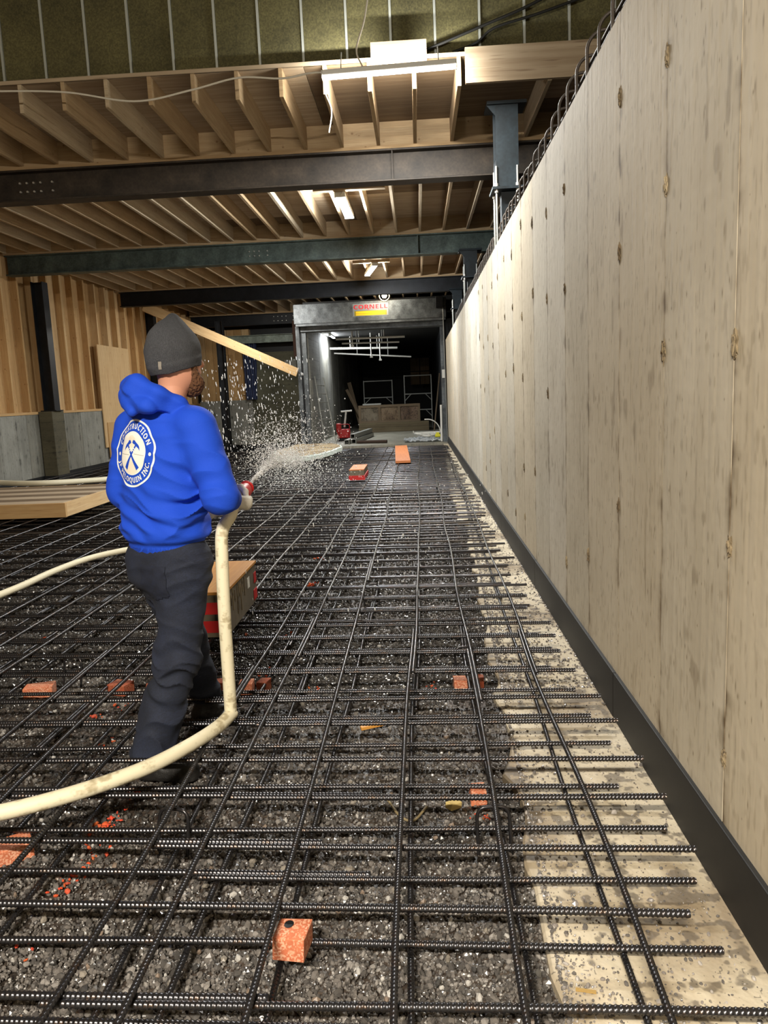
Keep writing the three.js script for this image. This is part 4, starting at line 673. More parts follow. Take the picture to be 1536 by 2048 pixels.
// ================================================================ PERSON (distance fields meshed by surface nets)
function surfaceNet(sdf, lo, hi, h, uvf) {
  const nx = Math.ceil((hi.x - lo.x) / h) + 1, ny = Math.ceil((hi.y - lo.y) / h) + 1, nz = Math.ceil((hi.z - lo.z) / h) + 1, F = new Float32Array(nx * ny * nz), id = (i, j, k) => (k * ny + j) * nx + i;
  for (let k = 0; k < nz; k++) for (let j = 0; j < ny; j++) for (let i = 0; i < nx; i++) F[id(i, j, k)] = sdf(lo.x + i * h, lo.y + j * h, lo.z + k * h);
  const cell = new Int32Array(nx * ny * nz).fill(-1), P = [];
  const E = [[0, 1], [2, 3], [4, 5], [6, 7], [0, 2], [1, 3], [4, 6], [5, 7], [0, 4], [1, 5], [2, 6], [3, 7]], f = new Float32Array(8);
  for (let k = 0; k < nz - 1; k++) for (let j = 0; j < ny - 1; j++) for (let i = 0; i < nx - 1; i++) {
    let mask = 0; for (let c = 0; c < 8; c++) { f[c] = F[id(i + (c & 1), j + ((c >> 1) & 1), k + (c >> 2))]; if (f[c] < 0) mask |= 1 << c; }
    if (mask === 0 || mask === 255) continue;
    let x = 0, y = 0, z = 0, n = 0; for (const [a, b] of E) { if ((f[a] < 0) === (f[b] < 0)) continue; const t = f[a] / (f[a] - f[b]); x += lerp(a & 1, b & 1, t); y += lerp((a >> 1) & 1, (b >> 1) & 1, t); z += lerp(a >> 2, b >> 2, t); n++; }
    cell[id(i, j, k)] = P.length / 3; P.push(lo.x + (i + x / n) * h, lo.y + (j + y / n) * h, lo.z + (k + z / n) * h);
  }
  const I = [], quad = (a, b, c, d, flip) => { if (a < 0 || b < 0 || c < 0 || d < 0) return; flip ? I.push(a, c, b, a, d, c) : I.push(a, b, c, a, c, d); };
  for (let k = 1; k < nz - 1; k++) for (let j = 1; j < ny - 1; j++) for (let i = 1; i < nx - 1; i++) {
    const s = F[id(i, j, k)] < 0;
    if (s !== F[id(i + 1, j, k)] < 0) quad(cell[id(i, j - 1, k - 1)], cell[id(i, j, k - 1)], cell[id(i, j, k)], cell[id(i, j - 1, k)], !s);
    if (s !== F[id(i, j + 1, k)] < 0) quad(cell[id(i - 1, j, k - 1)], cell[id(i - 1, j, k)], cell[id(i, j, k)], cell[id(i, j, k - 1)], !s);
    if (s !== F[id(i, j, k + 1)] < 0) quad(cell[id(i - 1, j - 1, k)], cell[id(i, j - 1, k)], cell[id(i, j, k)], cell[id(i - 1, j, k)], !s);
  }
  const N = new Float32Array(P.length), U = new Float32Array(P.length / 3 * 2), e = h * 0.5;
  for (let i = 0; i < P.length; i += 3) {
    const x = P[i], y = P[i + 1], z = P[i + 2]; let a = sdf(x + e, y, z) - sdf(x - e, y, z), b = sdf(x, y + e, z) - sdf(x, y - e, z), c = sdf(x, y, z + e) - sdf(x, y, z - e); const l = Math.hypot(a, b, c) || 1; N[i] = a / l; N[i + 1] = b / l; N[i + 2] = c / l;
    const u = uvf ? uvf(x, y, z) : [x + z * 0.6, y]; U[i / 3 * 2] = u[0]; U[i / 3 * 2 + 1] = u[1];
  }
  const g = new THREE.BufferGeometry(); g.setAttribute('position', new THREE.Float32BufferAttribute(P, 3)); g.setAttribute('normal', new THREE.BufferAttribute(N, 3)); g.setAttribute('uv', new THREE.BufferAttribute(U, 2)); g.setIndex(I); return g;
}
const smin = (a, b, k) => { const h = Math.max(k - Math.abs(a - b), 0) / k; return Math.min(a, b) - h * h * k * 0.25; };
function cone(px, py, pz, a, b, ra, rb) { const bx_ = b[0] - a[0], by = b[1] - a[1], bz = b[2] - a[2], qx = px - a[0], qy = py - a[1], qz = pz - a[2], t = clamp((qx * bx_ + qy * by + qz * bz) / (bx_ * bx_ + by * by + bz * bz), 0, 1); return Math.hypot(qx - bx_ * t, qy - by * t, qz - bz * t) - lerp(ra, rb, t); }
function ell(px, py, pz, c, r, Rm) { // ellipsoid with axes along (right, up, forward) of heading Rm
  const dx = px - c[0], dz = pz - c[2], a = (dx * Rm.r[0] + dz * Rm.r[1]) / r[0], b = (py - c[1]) / r[1], f = (dx * Rm.f[0] + dz * Rm.f[1]) / r[2], k = Math.hypot(a, b, f), g = Math.hypot(a / r[0], b / r[1], f / r[2]); return g < 1e-6 ? -Math.min(...r) : k * (k - 1) / g; }
const heading = (deg) => { const a = deg * PI / 180; return { f: [Math.sin(a), -Math.cos(a)], r: [Math.cos(a), Math.sin(a)] }; };
const TORSO = heading(33), HEAD = heading(44);
// skeleton, metres in the scene
const S = { shR: [-0.868, 1.452, -2.985], elR: [-0.782, 1.185, -2.95], wrR: [-0.803, 1.14, -3.175], shL: [-1.185, 1.452, -3.18], elL: [-1.235, 1.2, -3.14], wrL: [-1.06, 1.1, -3.36],
  hipR: [-0.985, 0.9, -3.06], knR: [-1.03, 0.52, -3.03], anR: [-1.155, 0.12, -2.97], hipL: [-1.135, 0.9, -3.15], knL: [-1.1, 0.52, -3.36], anL: [-1.075, 0.15, -3.5], head: [-0.962, 1.735, -3.1], neck: [-0.985, 1.57, -3.08] };
const torsoC = (y) => { const t = clamp((y - 0.95) / 0.5, 0, 1.3); return [lerp(-1.062, -1.03, t), lerp(-3.1, -3.08, t)]; };
function slab(prof, x, y, z, grow) { // stacked ellipses round the torso axis
  const [cx, cz] = torsoC(y), dx = x - cx, dz = z - cz, a = dx * TORSO.r[0] + dz * TORSO.r[1], f = dx * TORSO.f[0] + dz * TORSO.f[1]; let i = 0; while (i < prof.length - 2 && y > prof[i + 1][0]) i++;
  const t = sstep(prof[i][0], prof[i + 1][0], y), w = lerp(prof[i][1], prof[i + 1][1], t) + grow, d = lerp(prof[i][2], prof[i + 1][2], t) + grow, pw = 2.3, k = Math.pow(Math.pow(Math.abs(a) / w, pw) + Math.pow(Math.abs(f) / d, pw), 1 / pw);
  return Math.max((k - 1) * Math.min(w, d) * (1.1), y - prof[prof.length - 1][0], prof[0][0] - y); }
const bodyProf = [[0.84, 0.15, 0.11], [0.95, 0.155, 0.115], [1.1, 0.15, 0.11], [1.3, 0.165, 0.115], [1.43, 0.15, 0.095], [1.5, 0.09, 0.07], [1.56, 0.055, 0.055]];
const hoodProf = [[0.945, 0.158, 0.122], [0.985, 0.166, 0.13], [1.01, 0.182, 0.142], [1.07, 0.186, 0.145], [1.18, 0.184, 0.14], [1.32, 0.192, 0.138], [1.42, 0.18, 0.125], [1.48, 0.135, 0.105], [1.54, 0.085, 0.085], [1.58, 0.07, 0.075]];
// the right hand closes round the nozzle: axis and frame of the grip
const GA = v(0.1, 0.22, -0.97).normalize(), GC = v(-0.788, 1.135, -3.255), JET = v(-0.075, 0.05, -0.99).normalize();
function handSdf(x, y, z, grow) { return Math.min(grip(x, y, z, GC, GA, v(0.75, -0.35, 0.2), S.wrR, grow), grip(x, y, z, v(-0.93, 1.085, -3.42), v(0.5, 0.1, -0.86).normalize(), v(-0.6, -0.6, 0), S.wrL, grow)); }
function grip(x, y, z, c, axis, out, wrist, grow) {
  const o = out.clone().addScaledVector(axis, -out.dot(axis)).normalize(), w = axis.clone().cross(o); // o: from the axis to the palm; w: the way the fingers wrap
  const at = (s, ang, R) => { const p = c.clone().addScaledVector(axis, s).addScaledVector(o, Math.cos(ang) * R).addScaledVector(w, Math.sin(ang) * R); return [p.x, p.y, p.z]; };
  let d = cone(x, y, z, wrist, at(-0.03, 0, 0.045), 0.03, 0.026); d = smin(d, cone(x, y, z, at(-0.03, -0.2, 0.043), at(0.035, 0.2, 0.041), 0.019, 0.017), 0.02);
  const len = [0.9, 1, 0.97, 0.8];
  for (let i = 0; i < 4; i++) { const s = 0.036 - i * 0.0225, L = len[i]; let p = at(s, 0.25, 0.042); for (const [a, R] of [[0.25 + 1.0 * L, 0.038], [0.25 + 1.9 * L, 0.036], [0.25 + 2.7 * L, 0.035]]) { const n = at(s, a, R); d = smin(d, cone(x, y, z, p, n, 0.0098, 0.0088), 0.006); p = n; } }
  let p = at(-0.02, -0.35, 0.044); for (const [s, a, R] of [[0.01, -1.0, 0.042], [0.035, -1.75, 0.038], [0.05, -2.3, 0.036]]) { const n = at(s, a, R); d = smin(d, cone(x, y, z, p, n, 0.0115, 0.01), 0.007); p = n; }
  return d - grow; }
function bodySdf(x, y, z) {
  let d = slab(bodyProf, x, y, z, 0);
  for (const [a, b, ra, rb] of [[S.shR, S.elR, 0.056, 0.044], [S.elR, S.wrR, 0.043, 0.03], [S.shL, S.elL, 0.056, 0.044], [S.elL, S.wrL, 0.043, 0.03], [S.hipR, S.knR, 0.088, 0.058], [S.knR, S.anR, 0.055, 0.04], [S.hipL, S.knL, 0.088, 0.058], [S.knL, S.anL, 0.055, 0.04]]) d = smin(d, cone(x, y, z, a, b, ra, rb), 0.04);
  for (const [a, t] of [[S.anR, [-1.0, 0.05, -2.96]], [S.anL, [-0.98, 0.06, -3.6]]]) d = smin(d, cone(x, y, z, [a[0], 0.07, a[2]], t, 0.036, 0.03), 0.03);
  d = smin(d, cone(x, y, z, [-1.01, 1.47, -3.08], [-0.975, 1.63, -3.09], 0.058, 0.055), 0.05); return d; }
function headSdf(x, y, z) {
  const H = S.head, at = (r, u, f) => [H[0] + HEAD.r[0] * r + HEAD.f[0] * f, H[1] + u, H[2] + HEAD.r[1] * r + HEAD.f[1] * f];
  let d = ell(x, y, z, H, [0.078, 0.112, 0.096], HEAD); d = smin(d, ell(x, y, z, at(0, -0.075, 0.03), [0.056, 0.06, 0.062], HEAD), 0.05);
  d = smin(d, cone(x, y, z, [-1.0, 1.5, -3.085], [-0.972, 1.66, -3.095], 0.057, 0.056), 0.03);
  d = smin(d, cone(x, y, z, at(0, 0.01, 0.093), at(0, -0.035, 0.113), 0.009, 0.014), 0.015);                                  // nose
  d = smin(d, cone(x, y, z, at(-0.022, -0.068, 0.09), at(0.022, -0.068, 0.09), 0.008, 0.008), 0.008);                        // lips
  d = smin(d, cone(x, y, z, at(-0.045, 0.028, 0.078), at(0.045, 0.028, 0.078), 0.012, 0.012), 0.02);                         // brow
  for (const s of [-1, 1]) { d = Math.max(d, -(cone(x, y, z, at(s * 0.031, 0.006, 0.098), at(s * 0.031, 0.004, 0.096), 0.012, 0.012))); d = smin(d, ell(x, y, z, at(s * 0.031, 0.004, 0.083), [0.012, 0.011, 0.012], HEAD), 0.004); d = smin(d, ell(x, y, z, at(s * 0.08, -0.01, -0.005), [0.01, 0.032, 0.02], HEAD), 0.008); }
  return d; }
const folds = (x, y, z, fx, fy, amp, seed) => amp * (1 - 2 * Math.abs(n3(x * fx + seed, y * fy, z * fx)));
function hoodieSdf(x, y, z) {
  const [cx, cz] = torsoC(y), dx = x - cx, dz = z - cz, lr = dx * TORSO.r[0] + dz * TORSO.r[1], lf = dx * TORSO.f[0] + dz * TORSO.f[1];
  let d = slab(hoodProf, x, y, z, 0);
  // folds: bunching above the waistband, pulls running from the right armpit down across the back
  const low = sstep(1.3, 1.1, y) * sstep(0.99, 1.03, y), slant = y + 0.32 * lr;
  d -= low * (folds(x, slant + 0.03 * n3(x * 4, y * 4, z * 4), z, 1.8, 9.5, 0.018, 3) + 0.006 * n3(x * 5, slant * 20, z * 5));
  d -= sstep(1.1, 1.25, y) * sstep(1.45, 1.32, y) * sstep(0.0, 0.12, lr) * folds(x, y + 0.6 * lr, z, 2, 9, 0.008, 9);
  d -= sstep(0.985, 0.97, y) * 0.0025 * Math.sin(Math.atan2(lf, lr) * 90);
  let aR = smin(cone(x, y, z, S.shR, S.elR, 0.083, 0.068), cone(x, y, z, S.elR, S.wrR, 0.066, 0.047), 0.03), aL = smin(cone(x, y, z, S.shL, S.elL, 0.08, 0.066), cone(x, y, z, S.elL, S.wrL, 0.062, 0.047), 0.03);
  aR -= folds(x, y - 0.4 * z, z, 3, 9, 0.006, 21) * sstep(1.46, 1.36, y); aL -= folds(x, y, z, 3, 9, 0.006, 31) * sstep(1.46, 1.36, y);
  d = smin(d, aR, 0.035); d = smin(d, aL, 0.035);
  d = smin(d, cone(x, y, z, [-1.13, 1.475, -3.145], [-0.93, 1.475, -3.02], 0.055, 0.055), 0.06);
  // hood lying on the back: a thick roll round the neck and a pouch behind
  const C = [-1.01, 0, -3.075], pt = (a, R, h) => [C[0] - TORSO.f[0] * Math.cos(a) * R + TORSO.r[0] * Math.sin(a) * R, h, C[2] - TORSO.f[1] * Math.cos(a) * R + TORSO.r[1] * Math.sin(a) * R];
  let hd = 1e9, p = pt(-2.2, 0.085, 1.52); for (const [a, R, h, r] of [[-1.5, 0.1, 1.585, 0.038], [-0.8, 0.112, 1.615, 0.046], [-0.1, 0.118, 1.612, 0.05], [0.6, 0.115, 1.575, 0.048], [1.3, 0.1, 1.54, 0.04], [2.1, 0.085, 1.5, 0.032]]) { const n = pt(a, R, h); hd = smin(hd, cone(x, y, z, p, n, r * 0.95, r), 0.02); p = n; }
  const P1 = pt(-0.55, 0.14, 1.575), P2 = pt(0.45, 0.148, 1.548); hd = smin(hd, cone(x, y, z, P1, P2, 0.04, 0.034), 0.008);
  hd = smin(hd, cone(x, y, z, pt(-0.35, 0.148, 1.56), pt(-0.05, 0.158, 1.525), 0.034, 0.02), 0.015);
  hd -= folds(x, y + 0.55 * x, z, 3, 9, 0.007, 51);
  hd = Math.max(hd, -(cone(x, y, z, [-0.985, 1.56, -3.085], [-0.965, 1.75, -3.095], 0.072, 0.085)));
  d = smin(d, hd, 0.008);
  return Math.max(d, -cone(x, y, z, [-0.98, 1.57, -3.085], [-0.965, 1.75, -3.095], 0.068, 0.085)); }
const hipProf = [[0.74, 0.1, 0.08], [0.84, 0.168, 0.132], [0.94, 0.166, 0.128], [1.0, 0.154, 0.114]];
function jeansSdf(x, y, z) {
  let d = slab(hipProf, x, y, z, 0), R = smin(cone(x, y, z, S.hipR, S.knR, 0.112, 0.082), cone(x, y, z, S.knR, S.anR, 0.082, 0.086), 0.05), L = smin(cone(x, y, z, S.hipL, S.knL, 0.108, 0.08), cone(x, y, z, S.knL, S.anL, 0.078, 0.074), 0.05);
  const lowR = sstep(0.75, 0.5, y), f = folds(x, y + 0.3 * x + 0.05 * n3(x * 5, y * 3, z * 5), z, 3, 8.5, 1, 61); R -= (0.005 + 0.007 * lowR * (1 - sstep(0.3, 0.2, y) * 0.4)) * f; L -= 0.008 * folds(x, y - 0.2 * x, z, 3, 9, 1, 71);
  R = Math.max(R, 0.1 + 0.1 * (z + 2.97) - y); L = Math.max(L, 0.13 - y);
  d = smin(d, R, 0.05); d = smin(d, L, 0.05); d -= 0.005 * folds(x, y * 1.2 - 0.4 * x, z, 3.5, 10, 1, 81) * sstep(0.98, 0.9, y) * sstep(0.72, 0.8, y); return d; }
function bootSdf(a, toe) { const dir = Math.hypot(toe[0] - a[0], toe[2] - a[2]), ux = (toe[0] - a[0]) / dir, uz = (toe[2] - a[2]) / dir, heel = [a[0] - ux * 0.03, 0.06, a[2] - uz * 0.03]; return (x, y, z) => { let d = cone(x, y, z, heel, [toe[0] - ux * 0.03, 0.052, toe[2] - uz * 0.03], 0.045, 0.043); d = smin(d, cone(x, y, z, [a[0], 0.07, a[2]], [a[0] - ux * 0.01, 0.2, a[2]], 0.048, 0.05), 0.04); d = smin(d, cone(x, y, z, [heel[0], 0.03, heel[2]], [toe[0] - ux * 0.035, 0.028, toe[2] - uz * 0.035], 0.05, 0.05), 0.01); d -= 0.002 * n3(x * 30, y * 30, z * 30); return Math.max(d, 0.014 - y); }; }
// a thin sewn-on or printed patch that follows the cloth: rows and columns of points dropped onto the surface along -n
function patch(sdf, origin, rx, up, nrm, w, h, nu, nv, lift, mask) {
  const P = [], U = [], I = [], ok = []; for (let j = 0; j <= nv; j++) for (let i = 0; i <= nu; i++) { const a = (i / nu - 0.5) * w, b = (j / nv - 0.5) * h, p = origin.clone().addScaledVector(rx, a).addScaledVector(up, b).addScaledVector(nrm, 0.25); for (let s = 0; s < 80; s++) { const q = sdf(p.x, p.y, p.z) - lift; if (q < 0.0003) break; p.addScaledVector(nrm, -Math.max(q * 0.7, 0.0004)); } P.push(p.x, p.y, p.z); U.push(i / nu, j / nv); ok.push(!mask || mask(i / nu, j / nv)); }
  for (let j = 0; j < nv; j++) for (let i = 0; i < nu; i++) { const a = j * (nu + 1) + i, b = a + 1, c = a + nu + 1, d = c + 1; if (ok[a] && ok[b] && ok[c]) I.push(a, b, c); if (ok[b] && ok[d] && ok[c]) I.push(b, d, c); }
  const g = new THREE.BufferGeometry(); g.setAttribute('position', new THREE.Float32BufferAttribute(P, 3)); g.setAttribute('uv', new THREE.Float32BufferAttribute(U, 2)); g.setIndex(I); g.computeVertexNormals(); return g; }
function logoCanvas() {
  const N = 1024, cv = document.createElement('canvas'); cv.width = cv.height = N; const g = cv.getContext('2d'), c = N / 2, blue = '#0b46c0', white = '#f4efe4';
  const disc = (r, f) => { g.fillStyle = f; g.beginPath(); g.arc(c, c, r, 0, 2 * PI); g.fill(); };
  g.fillStyle = blue; g.fillRect(0, 0, N, N); disc(494, white); disc(466, blue); disc(318, white);
  g.fillStyle = white; g.textAlign = 'center'; g.textBaseline = 'middle'; g.font = 'bold 112px sans-serif';
  const arc = (s, R, mid, span, top) => { const n = s.length, ws = [...s].map((q) => g.measureText(q).width), tot = ws.reduce((a, b) => a + b, 0); let acc = 0; for (let i = 0; i < n; i++) { const t = (acc + ws[i] / 2) / tot - 0.5; acc += ws[i]; const a = mid + (top ? 1 : -1) * t * span; g.save(); g.translate(c + Math.cos(a) * R, c + Math.sin(a) * R); g.rotate(a + (top ? PI / 2 : -PI / 2)); g.fillText(s[i], 0, 0); g.restore(); } };
  arc('CONSTRUCTION', 392, -PI / 2, 2.55, true); arc('JF PELOQUIN INC.', 392, PI / 2, 2.55, false);
  for (const s of [-1, 1]) { g.beginPath(); g.arc(c + s * 400, c + 10, 26, 0, 2 * PI); g.fill(); }
  g.fillStyle = '#efe2cc'; g.beginPath(); g.arc(c, c - 170, 92, 0, 2 * PI); g.fill(); g.beginPath(); g.moveTo(c, c + 30); g.lineTo(c - 170, c + 262); g.quadraticCurveTo(c, c + 350, c + 150, c + 262); g.fill();
  g.strokeStyle = '#6d6a66'; g.lineWidth = 5; g.beginPath(); g.moveTo(c - 300, c + 10); g.lineTo(c - 60, c + 22); g.moveTo(c + 60, c + 8); g.lineTo(c + 290, c + 34); g.stroke();
  for (const s of [-1, 1]) { g.save(); g.translate(c, c + 20); g.scale(s, 1); g.rotate(0.62); g.fillStyle = blue; g.beginPath(); g.moveTo(-16, -160); g.lineTo(16, -160); g.lineTo(18, 60); g.lineTo(40, 250); g.lineTo(-34, 250); g.lineTo(-18, 60); g.fill(); g.beginPath(); g.moveTo(-92, -196); g.lineTo(-54, -212); g.lineTo(-30, -206); g.lineTo(44, -206); g.quadraticCurveTo(96, -200, 122, -150); g.quadraticCurveTo(84, -172, 40, -160); g.lineTo(-30, -160); g.lineTo(-54, -150); g.lineTo(-92, -150); g.closePath(); g.fill(); g.fillStyle = white; g.fillRect(-22, -112, 44, 16); g.fillRect(-22, -78, 44, 16); g.restore(); }
  const t = new THREE.CanvasTexture(cv); t.colorSpace = THREE.SRGBColorSpace; return t;
}
{
  const skin = std({ color: 0xc98f74, roughness: 0.6 }), blue = std({ color: 0x0a44c4, roughness: 0.85, bumpMap: B_fleece, bumpScale: 0.0012 }), jean = std({ map: T_denim, roughness: 0.85, bumpMap: B_denim, bumpScale: 0.0006 }), boot = std({ color: 0x1d1b19, roughness: 0.55, bumpMap: B_fleece, bumpScale: 0.002 }), glove = std({ color: 0xd9d4c6, roughness: 0.8, bumpMap: B_fleece, bumpScale: 0.001 }), beardM = std({ color: 0x5a3a22, roughness: 0.9, bumpMap: B_fleece, bumpScale: 0.004 });
  const O = [-1.06, 0.014, -3.1];
  const bodyG = [surfaceNet(bodySdf, v(-1.4, 0.0, -3.75), v(-0.6, 1.62, -2.75), 0.014), surfaceNet(headSdf, v(-1.13, 1.47, -3.28), v(-0.78, 1.9, -2.93), 0.0055), surfaceNet((x, y, z) => grip(x, y, z, GC, GA, v(0.75, -0.35, 0.2), S.wrR, -0.0015), v(-0.86, 1.02, -3.34), v(-0.64, 1.24, -3.1), 0.0035), surfaceNet((x, y, z) => handSdf(x, y, z, -0.0015), v(-1.14, 0.98, -3.52), v(-0.84, 1.2, -3.3), 0.0035)];
  const per = single('person', bodyG, skin, 'worker in a blue hoodie and grey beanie seen from behind, spraying water', 'person', O);
  const hood = part('hoodie', surfaceNet(hoodieSdf, v(-1.42, 0.92, -3.5), v(-0.62, 1.72, -2.78), 0.0065), blue, per);
  const nB = v(-TORSO.f[0], 0.05, -TORSO.f[1]).normalize(), rX = v(TORSO.r[0], 0, TORSO.r[1]).normalize(), up = v(0, 1, 0).addScaledVector(nB, -nB.y).normalize();
  part('printed_emblem', patch(hoodieSdf, v(-1.065, 1.355, -3.097).addScaledVector(nB, 0.1), rX, up, nB, 0.278, 0.278, 96, 96, 0.0012, (u, w) => Math.hypot(u - 0.5, w - 0.5) < 0.497), std({ map: logoCanvas(), roughness: 0.75 }), hood, 'round white printed emblem with lettering');
  const jn = part('jeans', surfaceNet(jeansSdf, v(-1.4, 0.05, -3.68), v(-0.78, 1.02, -2.82), 0.008), jean, per);
  part('back_pocket', patch(jeansSdf, v(-1.0, 0.83, -3.09).addScaledVector(nB, 0.08), rX, up, nB, 0.135, 0.15, 20, 22, 0.004, (u, w) => w > 0.02 + Math.abs(u - 0.5) * 0.25), std({ map: T_denim, color: 0xd0d4e0, roughness: 0.85 }), jn);
  part('belt', (() => { const f = (x, y, z) => slab([[0.958, 0.162, 0.124], [0.998, 0.162, 0.124]], x, y, z, 0); return surfaceNet(f, v(-1.35, 0.945, -3.35), v(-0.78, 1.01, -2.85), 0.009); })(), std({ color: 0x14120f, roughness: 0.6 }), jn);
  part('boot', surfaceNet(bootSdf(S.anR, [-0.97, 0.05, -2.94]), v(-1.32, 0.0, -3.1), v(-0.86, 0.28, -2.8), 0.008), boot, per);
  part('boot', surfaceNet(bootSdf(S.anL, [-0.965, 0.05, -3.59]), v(-1.24, 0.0, -3.74), v(-0.8, 0.28, -3.38), 0.008), boot, per);
  const gl = (x, y, z) => handSdf(x, y, z, 0.0018);
  part('glove', surfaceNet(gl, v(-0.87, 1.02, -3.35), v(-0.63, 1.25, -3.12), 0.0035), glove, per);
  part('glove', surfaceNet(gl, v(-1.15, 0.97, -3.53), v(-0.83, 1.21, -3.31), 0.004), glove, per);
  const H = S.head, bt = (x, y, z) => { // beanie
    const o = 0.02 * (y - H[1]); let d = ell(x, y, z, [H[0] - HEAD.f[0] * 0.01, H[1] + 0.005, H[2] - HEAD.f[1] * 0.01], [0.1, 0.135, 0.113], HEAD); d = smin(d, cone(x, y, z, [H[0] - 0.005, H[1] + 0.06, H[2]], [H[0] + 0.004, H[1] + 0.146, H[2] + 0.005], 0.075, 0.016), 0.05);
    const tilt = -0.055 + 0.0 + 0.22 * ((x - H[0]) * HEAD.f[0] + (z - H[2]) * HEAD.f[1]); d = Math.max(d, H[1] + tilt - y); d -= sstep(H[1] + tilt + 0.045, H[1] + tilt + 0.03, y) * 0.003; return d + 0.004 * n3(x * 9, y * 12, z * 9) + o * 0; };
  const bn = part('beanie', surfaceNet(bt, v(-1.12, 1.62, -3.28), v(-0.8, 1.92, -2.92), 0.006, (x, y, z) => [Math.atan2(x - H[0], z - H[2]) / (2 * PI) * 2, y]), std({ map: T_knit, roughness: 0.95, bumpMap: B_knit, bumpScale: 0.002 }), per);
  part('brand_tag', patch(bt, v(H[0], 1.695, H[2]).add(v(-0.018, 0, 0.03)), v(0.98, 0, 0.18).normalize(), v(0.12, 1, 0).normalize(), v(-0.15, 0, 1).normalize(), 0.014, 0.03, 3, 5, 0.002), std({ color: 0x8a8378, roughness: 0.7 }), bn);
  const bd = (x, y, z) => { const at = (r, u, f) => [H[0] + HEAD.r[0] * r + HEAD.f[0] * f, H[1] + u, H[2] + HEAD.r[1] * r + HEAD.f[1] * f]; let d = ell(x, y, z, at(0, -0.115, 0.062), [0.055, 0.05, 0.05], HEAD); for (const s of [-1, 1]) d = smin(d, cone(x, y, z, at(s * 0.068, -0.03, 0.03), at(s * 0.045, -0.1, 0.055), 0.014, 0.028), 0.03); d = Math.max(d, -ell(x, y, z, at(0, -0.066, 0.118), [0.028, 0.012, 0.03], HEAD)); return d + 0.004 * n3(x * 70, y * 50, z * 70); };
  part('beard', surfaceNet(bd, v(-1.08, 1.53, -3.28), v(-0.79, 1.75, -2.96), 0.0055), beardM, per);
  for (const s of [-1, 1]) { const e = new THREE.SphereGeometry(0.0085, 12, 10); part('eye', e.translate(H[0] + HEAD.r[0] * s * 0.031 + HEAD.f[0] * 0.0905, H[1] + 0.004, H[2] + HEAD.r[1] * s * 0.031 + HEAD.f[1] * 0.0905), std({ color: 0x3a3530, roughness: 0.2 }), per); }
  // the hose in his hands: hangs, kinks on the mat and runs off to the left
  const hose = thing('fire_hose', 'thick cream hose hanging from the worker\'s hands and kinked on the rebar', 'hose', [-0.83, 0.19, -3.05]);
  const tip = GC.clone().addScaledVector(GA, 0.13), back = GC.clone().addScaledVector(GA, -0.06), K = v(-0.845, 0.225, -3.09);
  part('hanging_length', tube([K, v(-0.84, 0.4, -3.08), v(-0.835, 0.65, -3.07), v(-0.83, 0.9, -3.08), v(-0.825, 1.02, -3.1), v(-0.795, 1.08, -3.14), back, GC, GC.clone().addScaledVector(GA, 0.05)], 0.0265, 80, 16, 0.5), M.hose, hose);
  part('lying_length', tube([K.clone().add(v(0.004, 0.004, -0.008)), v(-0.875, 0.218, -2.98), v(-0.945, 0.222, -2.8), v(-1.06, 0.222, -2.62), v(-1.26, 0.222, -2.44), v(-1.5, 0.222, -2.31), v(-1.85, 0.222, -2.22), v(-2.2, 0.222, -2.2)], 0.0275, 80, 16), M.hose, hose);
  const nz = thing('hose_nozzle', 'red hose nozzle in the worker\'s gloved hand', 'nozzle', tip.toArray());
  part('coupling', rod(GC.clone().addScaledVector(GA, 0.055), GC.clone().addScaledVector(GA, 0.095), 0.035, 0.035, 18), M.red, nz); part('barrel', rod(GC.clone().addScaledVector(GA, 0.095), tip, 0.03, 0.026, 16), M.red, nz); part('rim', new THREE.TorusGeometry(0.027, 0.006, 8, 18).applyQuaternion(new THREE.Quaternion().setFromUnitVectors(v(0, 0, 1), GA)).translate(tip.x, tip.y, tip.z), M.red, nz);

  // ================================================================ WATER
  const q = rng(606), m4 = new THREE.Matrix4(), qq = new THREE.Quaternion(), drops = [];
  const gauss = () => (q() + q() + q() - 1.5) * 1.15;
  for (let i = 0; i < 9000; i++) { // the jet opens into a fan and breaks up as it flies
    const core = q() < 0.3, sx = gauss() * (core ? 0.03 : 0.11) - (core ? 0.03 : 0.06), sy = core ? gauss() * 0.028 + 0.01 : Math.abs(gauss()) * 0.14 - 0.03, dir = JET.clone().add(v(sx + 0.03, sy, 0)).normalize(), t = core ? 3.0 * Math.pow(q(), 1.5) : 1.2 + 3.4 * q();
    const p = tip.clone().addScaledVector(dir, t); p.y -= 0.035 * t * t; if (p.y < 0.22) continue; drops.push([p, (0.0013 + 0.0042 * q() * q() * q()) * (1 + t * 0.16), dir.clone().add(v(0, -0.4 * q(), 0)).normalize(), 1.3 + q()]);
  }
  for (let i = 0; i < 520; i++) { const z = -7 - 12 * q(), k = -0.275 + 0.13 * q() + 0.02 * gauss(), y = 1.4 + 0.086 * -z * (q() * 1.5 - 0.75); drops.push([v(k * -z, y, z), 0.0025 + 0.0035 * q(), v(0.05, -1, 0).normalize(), 3 + q() * 3]); }
  for (let i = 0; i < 320; i++) { const z = -4.5 - 7 * q(), x = -1.6 + 2.2 * q() * (-z / 8); drops.push([v(x, 0.2 + 0.5 * q() * q(), z), 0.002 + 0.0022 * q(), v(0.1, -1, 0).normalize(), 2 + q() * 2]); }
  const im = new THREE.InstancedMesh(new THREE.SphereGeometry(1, 8, 6), M.water, drops.length);
  drops.forEach(([p, s, d, l], i) => { qq.setFromUnitVectors(v(0, 1, 0), d); m4.compose(p, qq, v(s, s * l, s)); im.setMatrixAt(i, m4); });
  shade(im); im.name = 'water_spray'; im.userData = { kind: 'stuff', label: 'white spray of water drops fanning out from the red nozzle', category: 'water' }; scene.add(im);
}
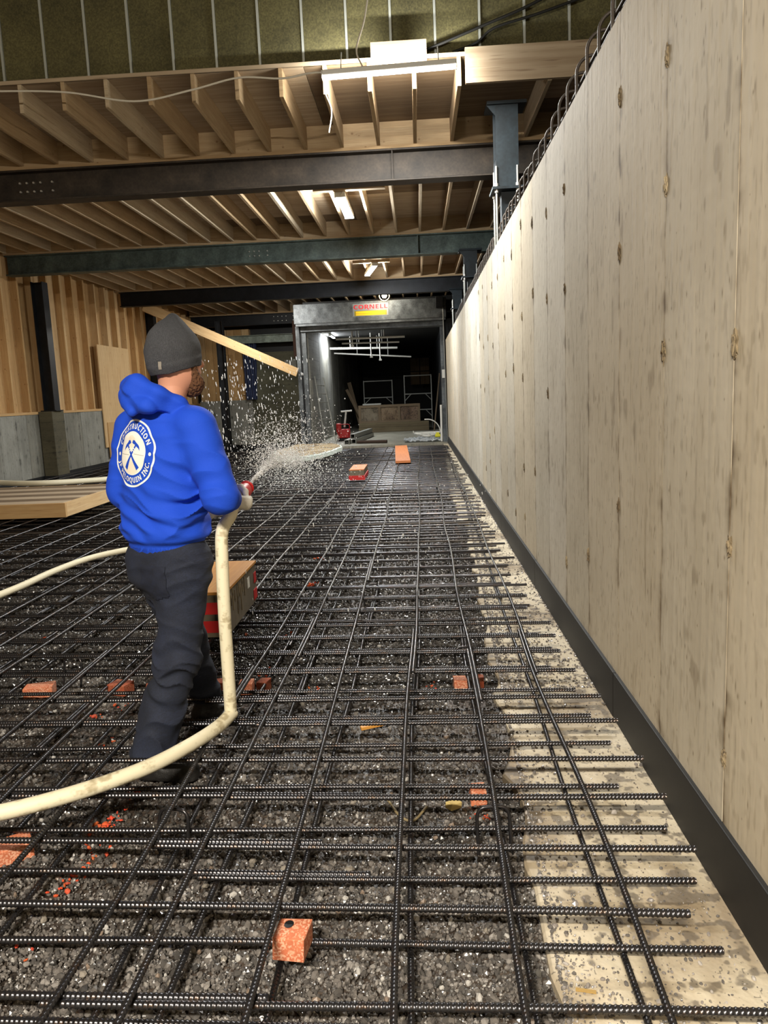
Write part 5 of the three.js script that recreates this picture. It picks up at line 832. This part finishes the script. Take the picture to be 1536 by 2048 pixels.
scene.traverse((o) => { if (o.isMesh) { o.castShadow = true; o.receiveShadow = true; } });
renderer.render(scene, camera);
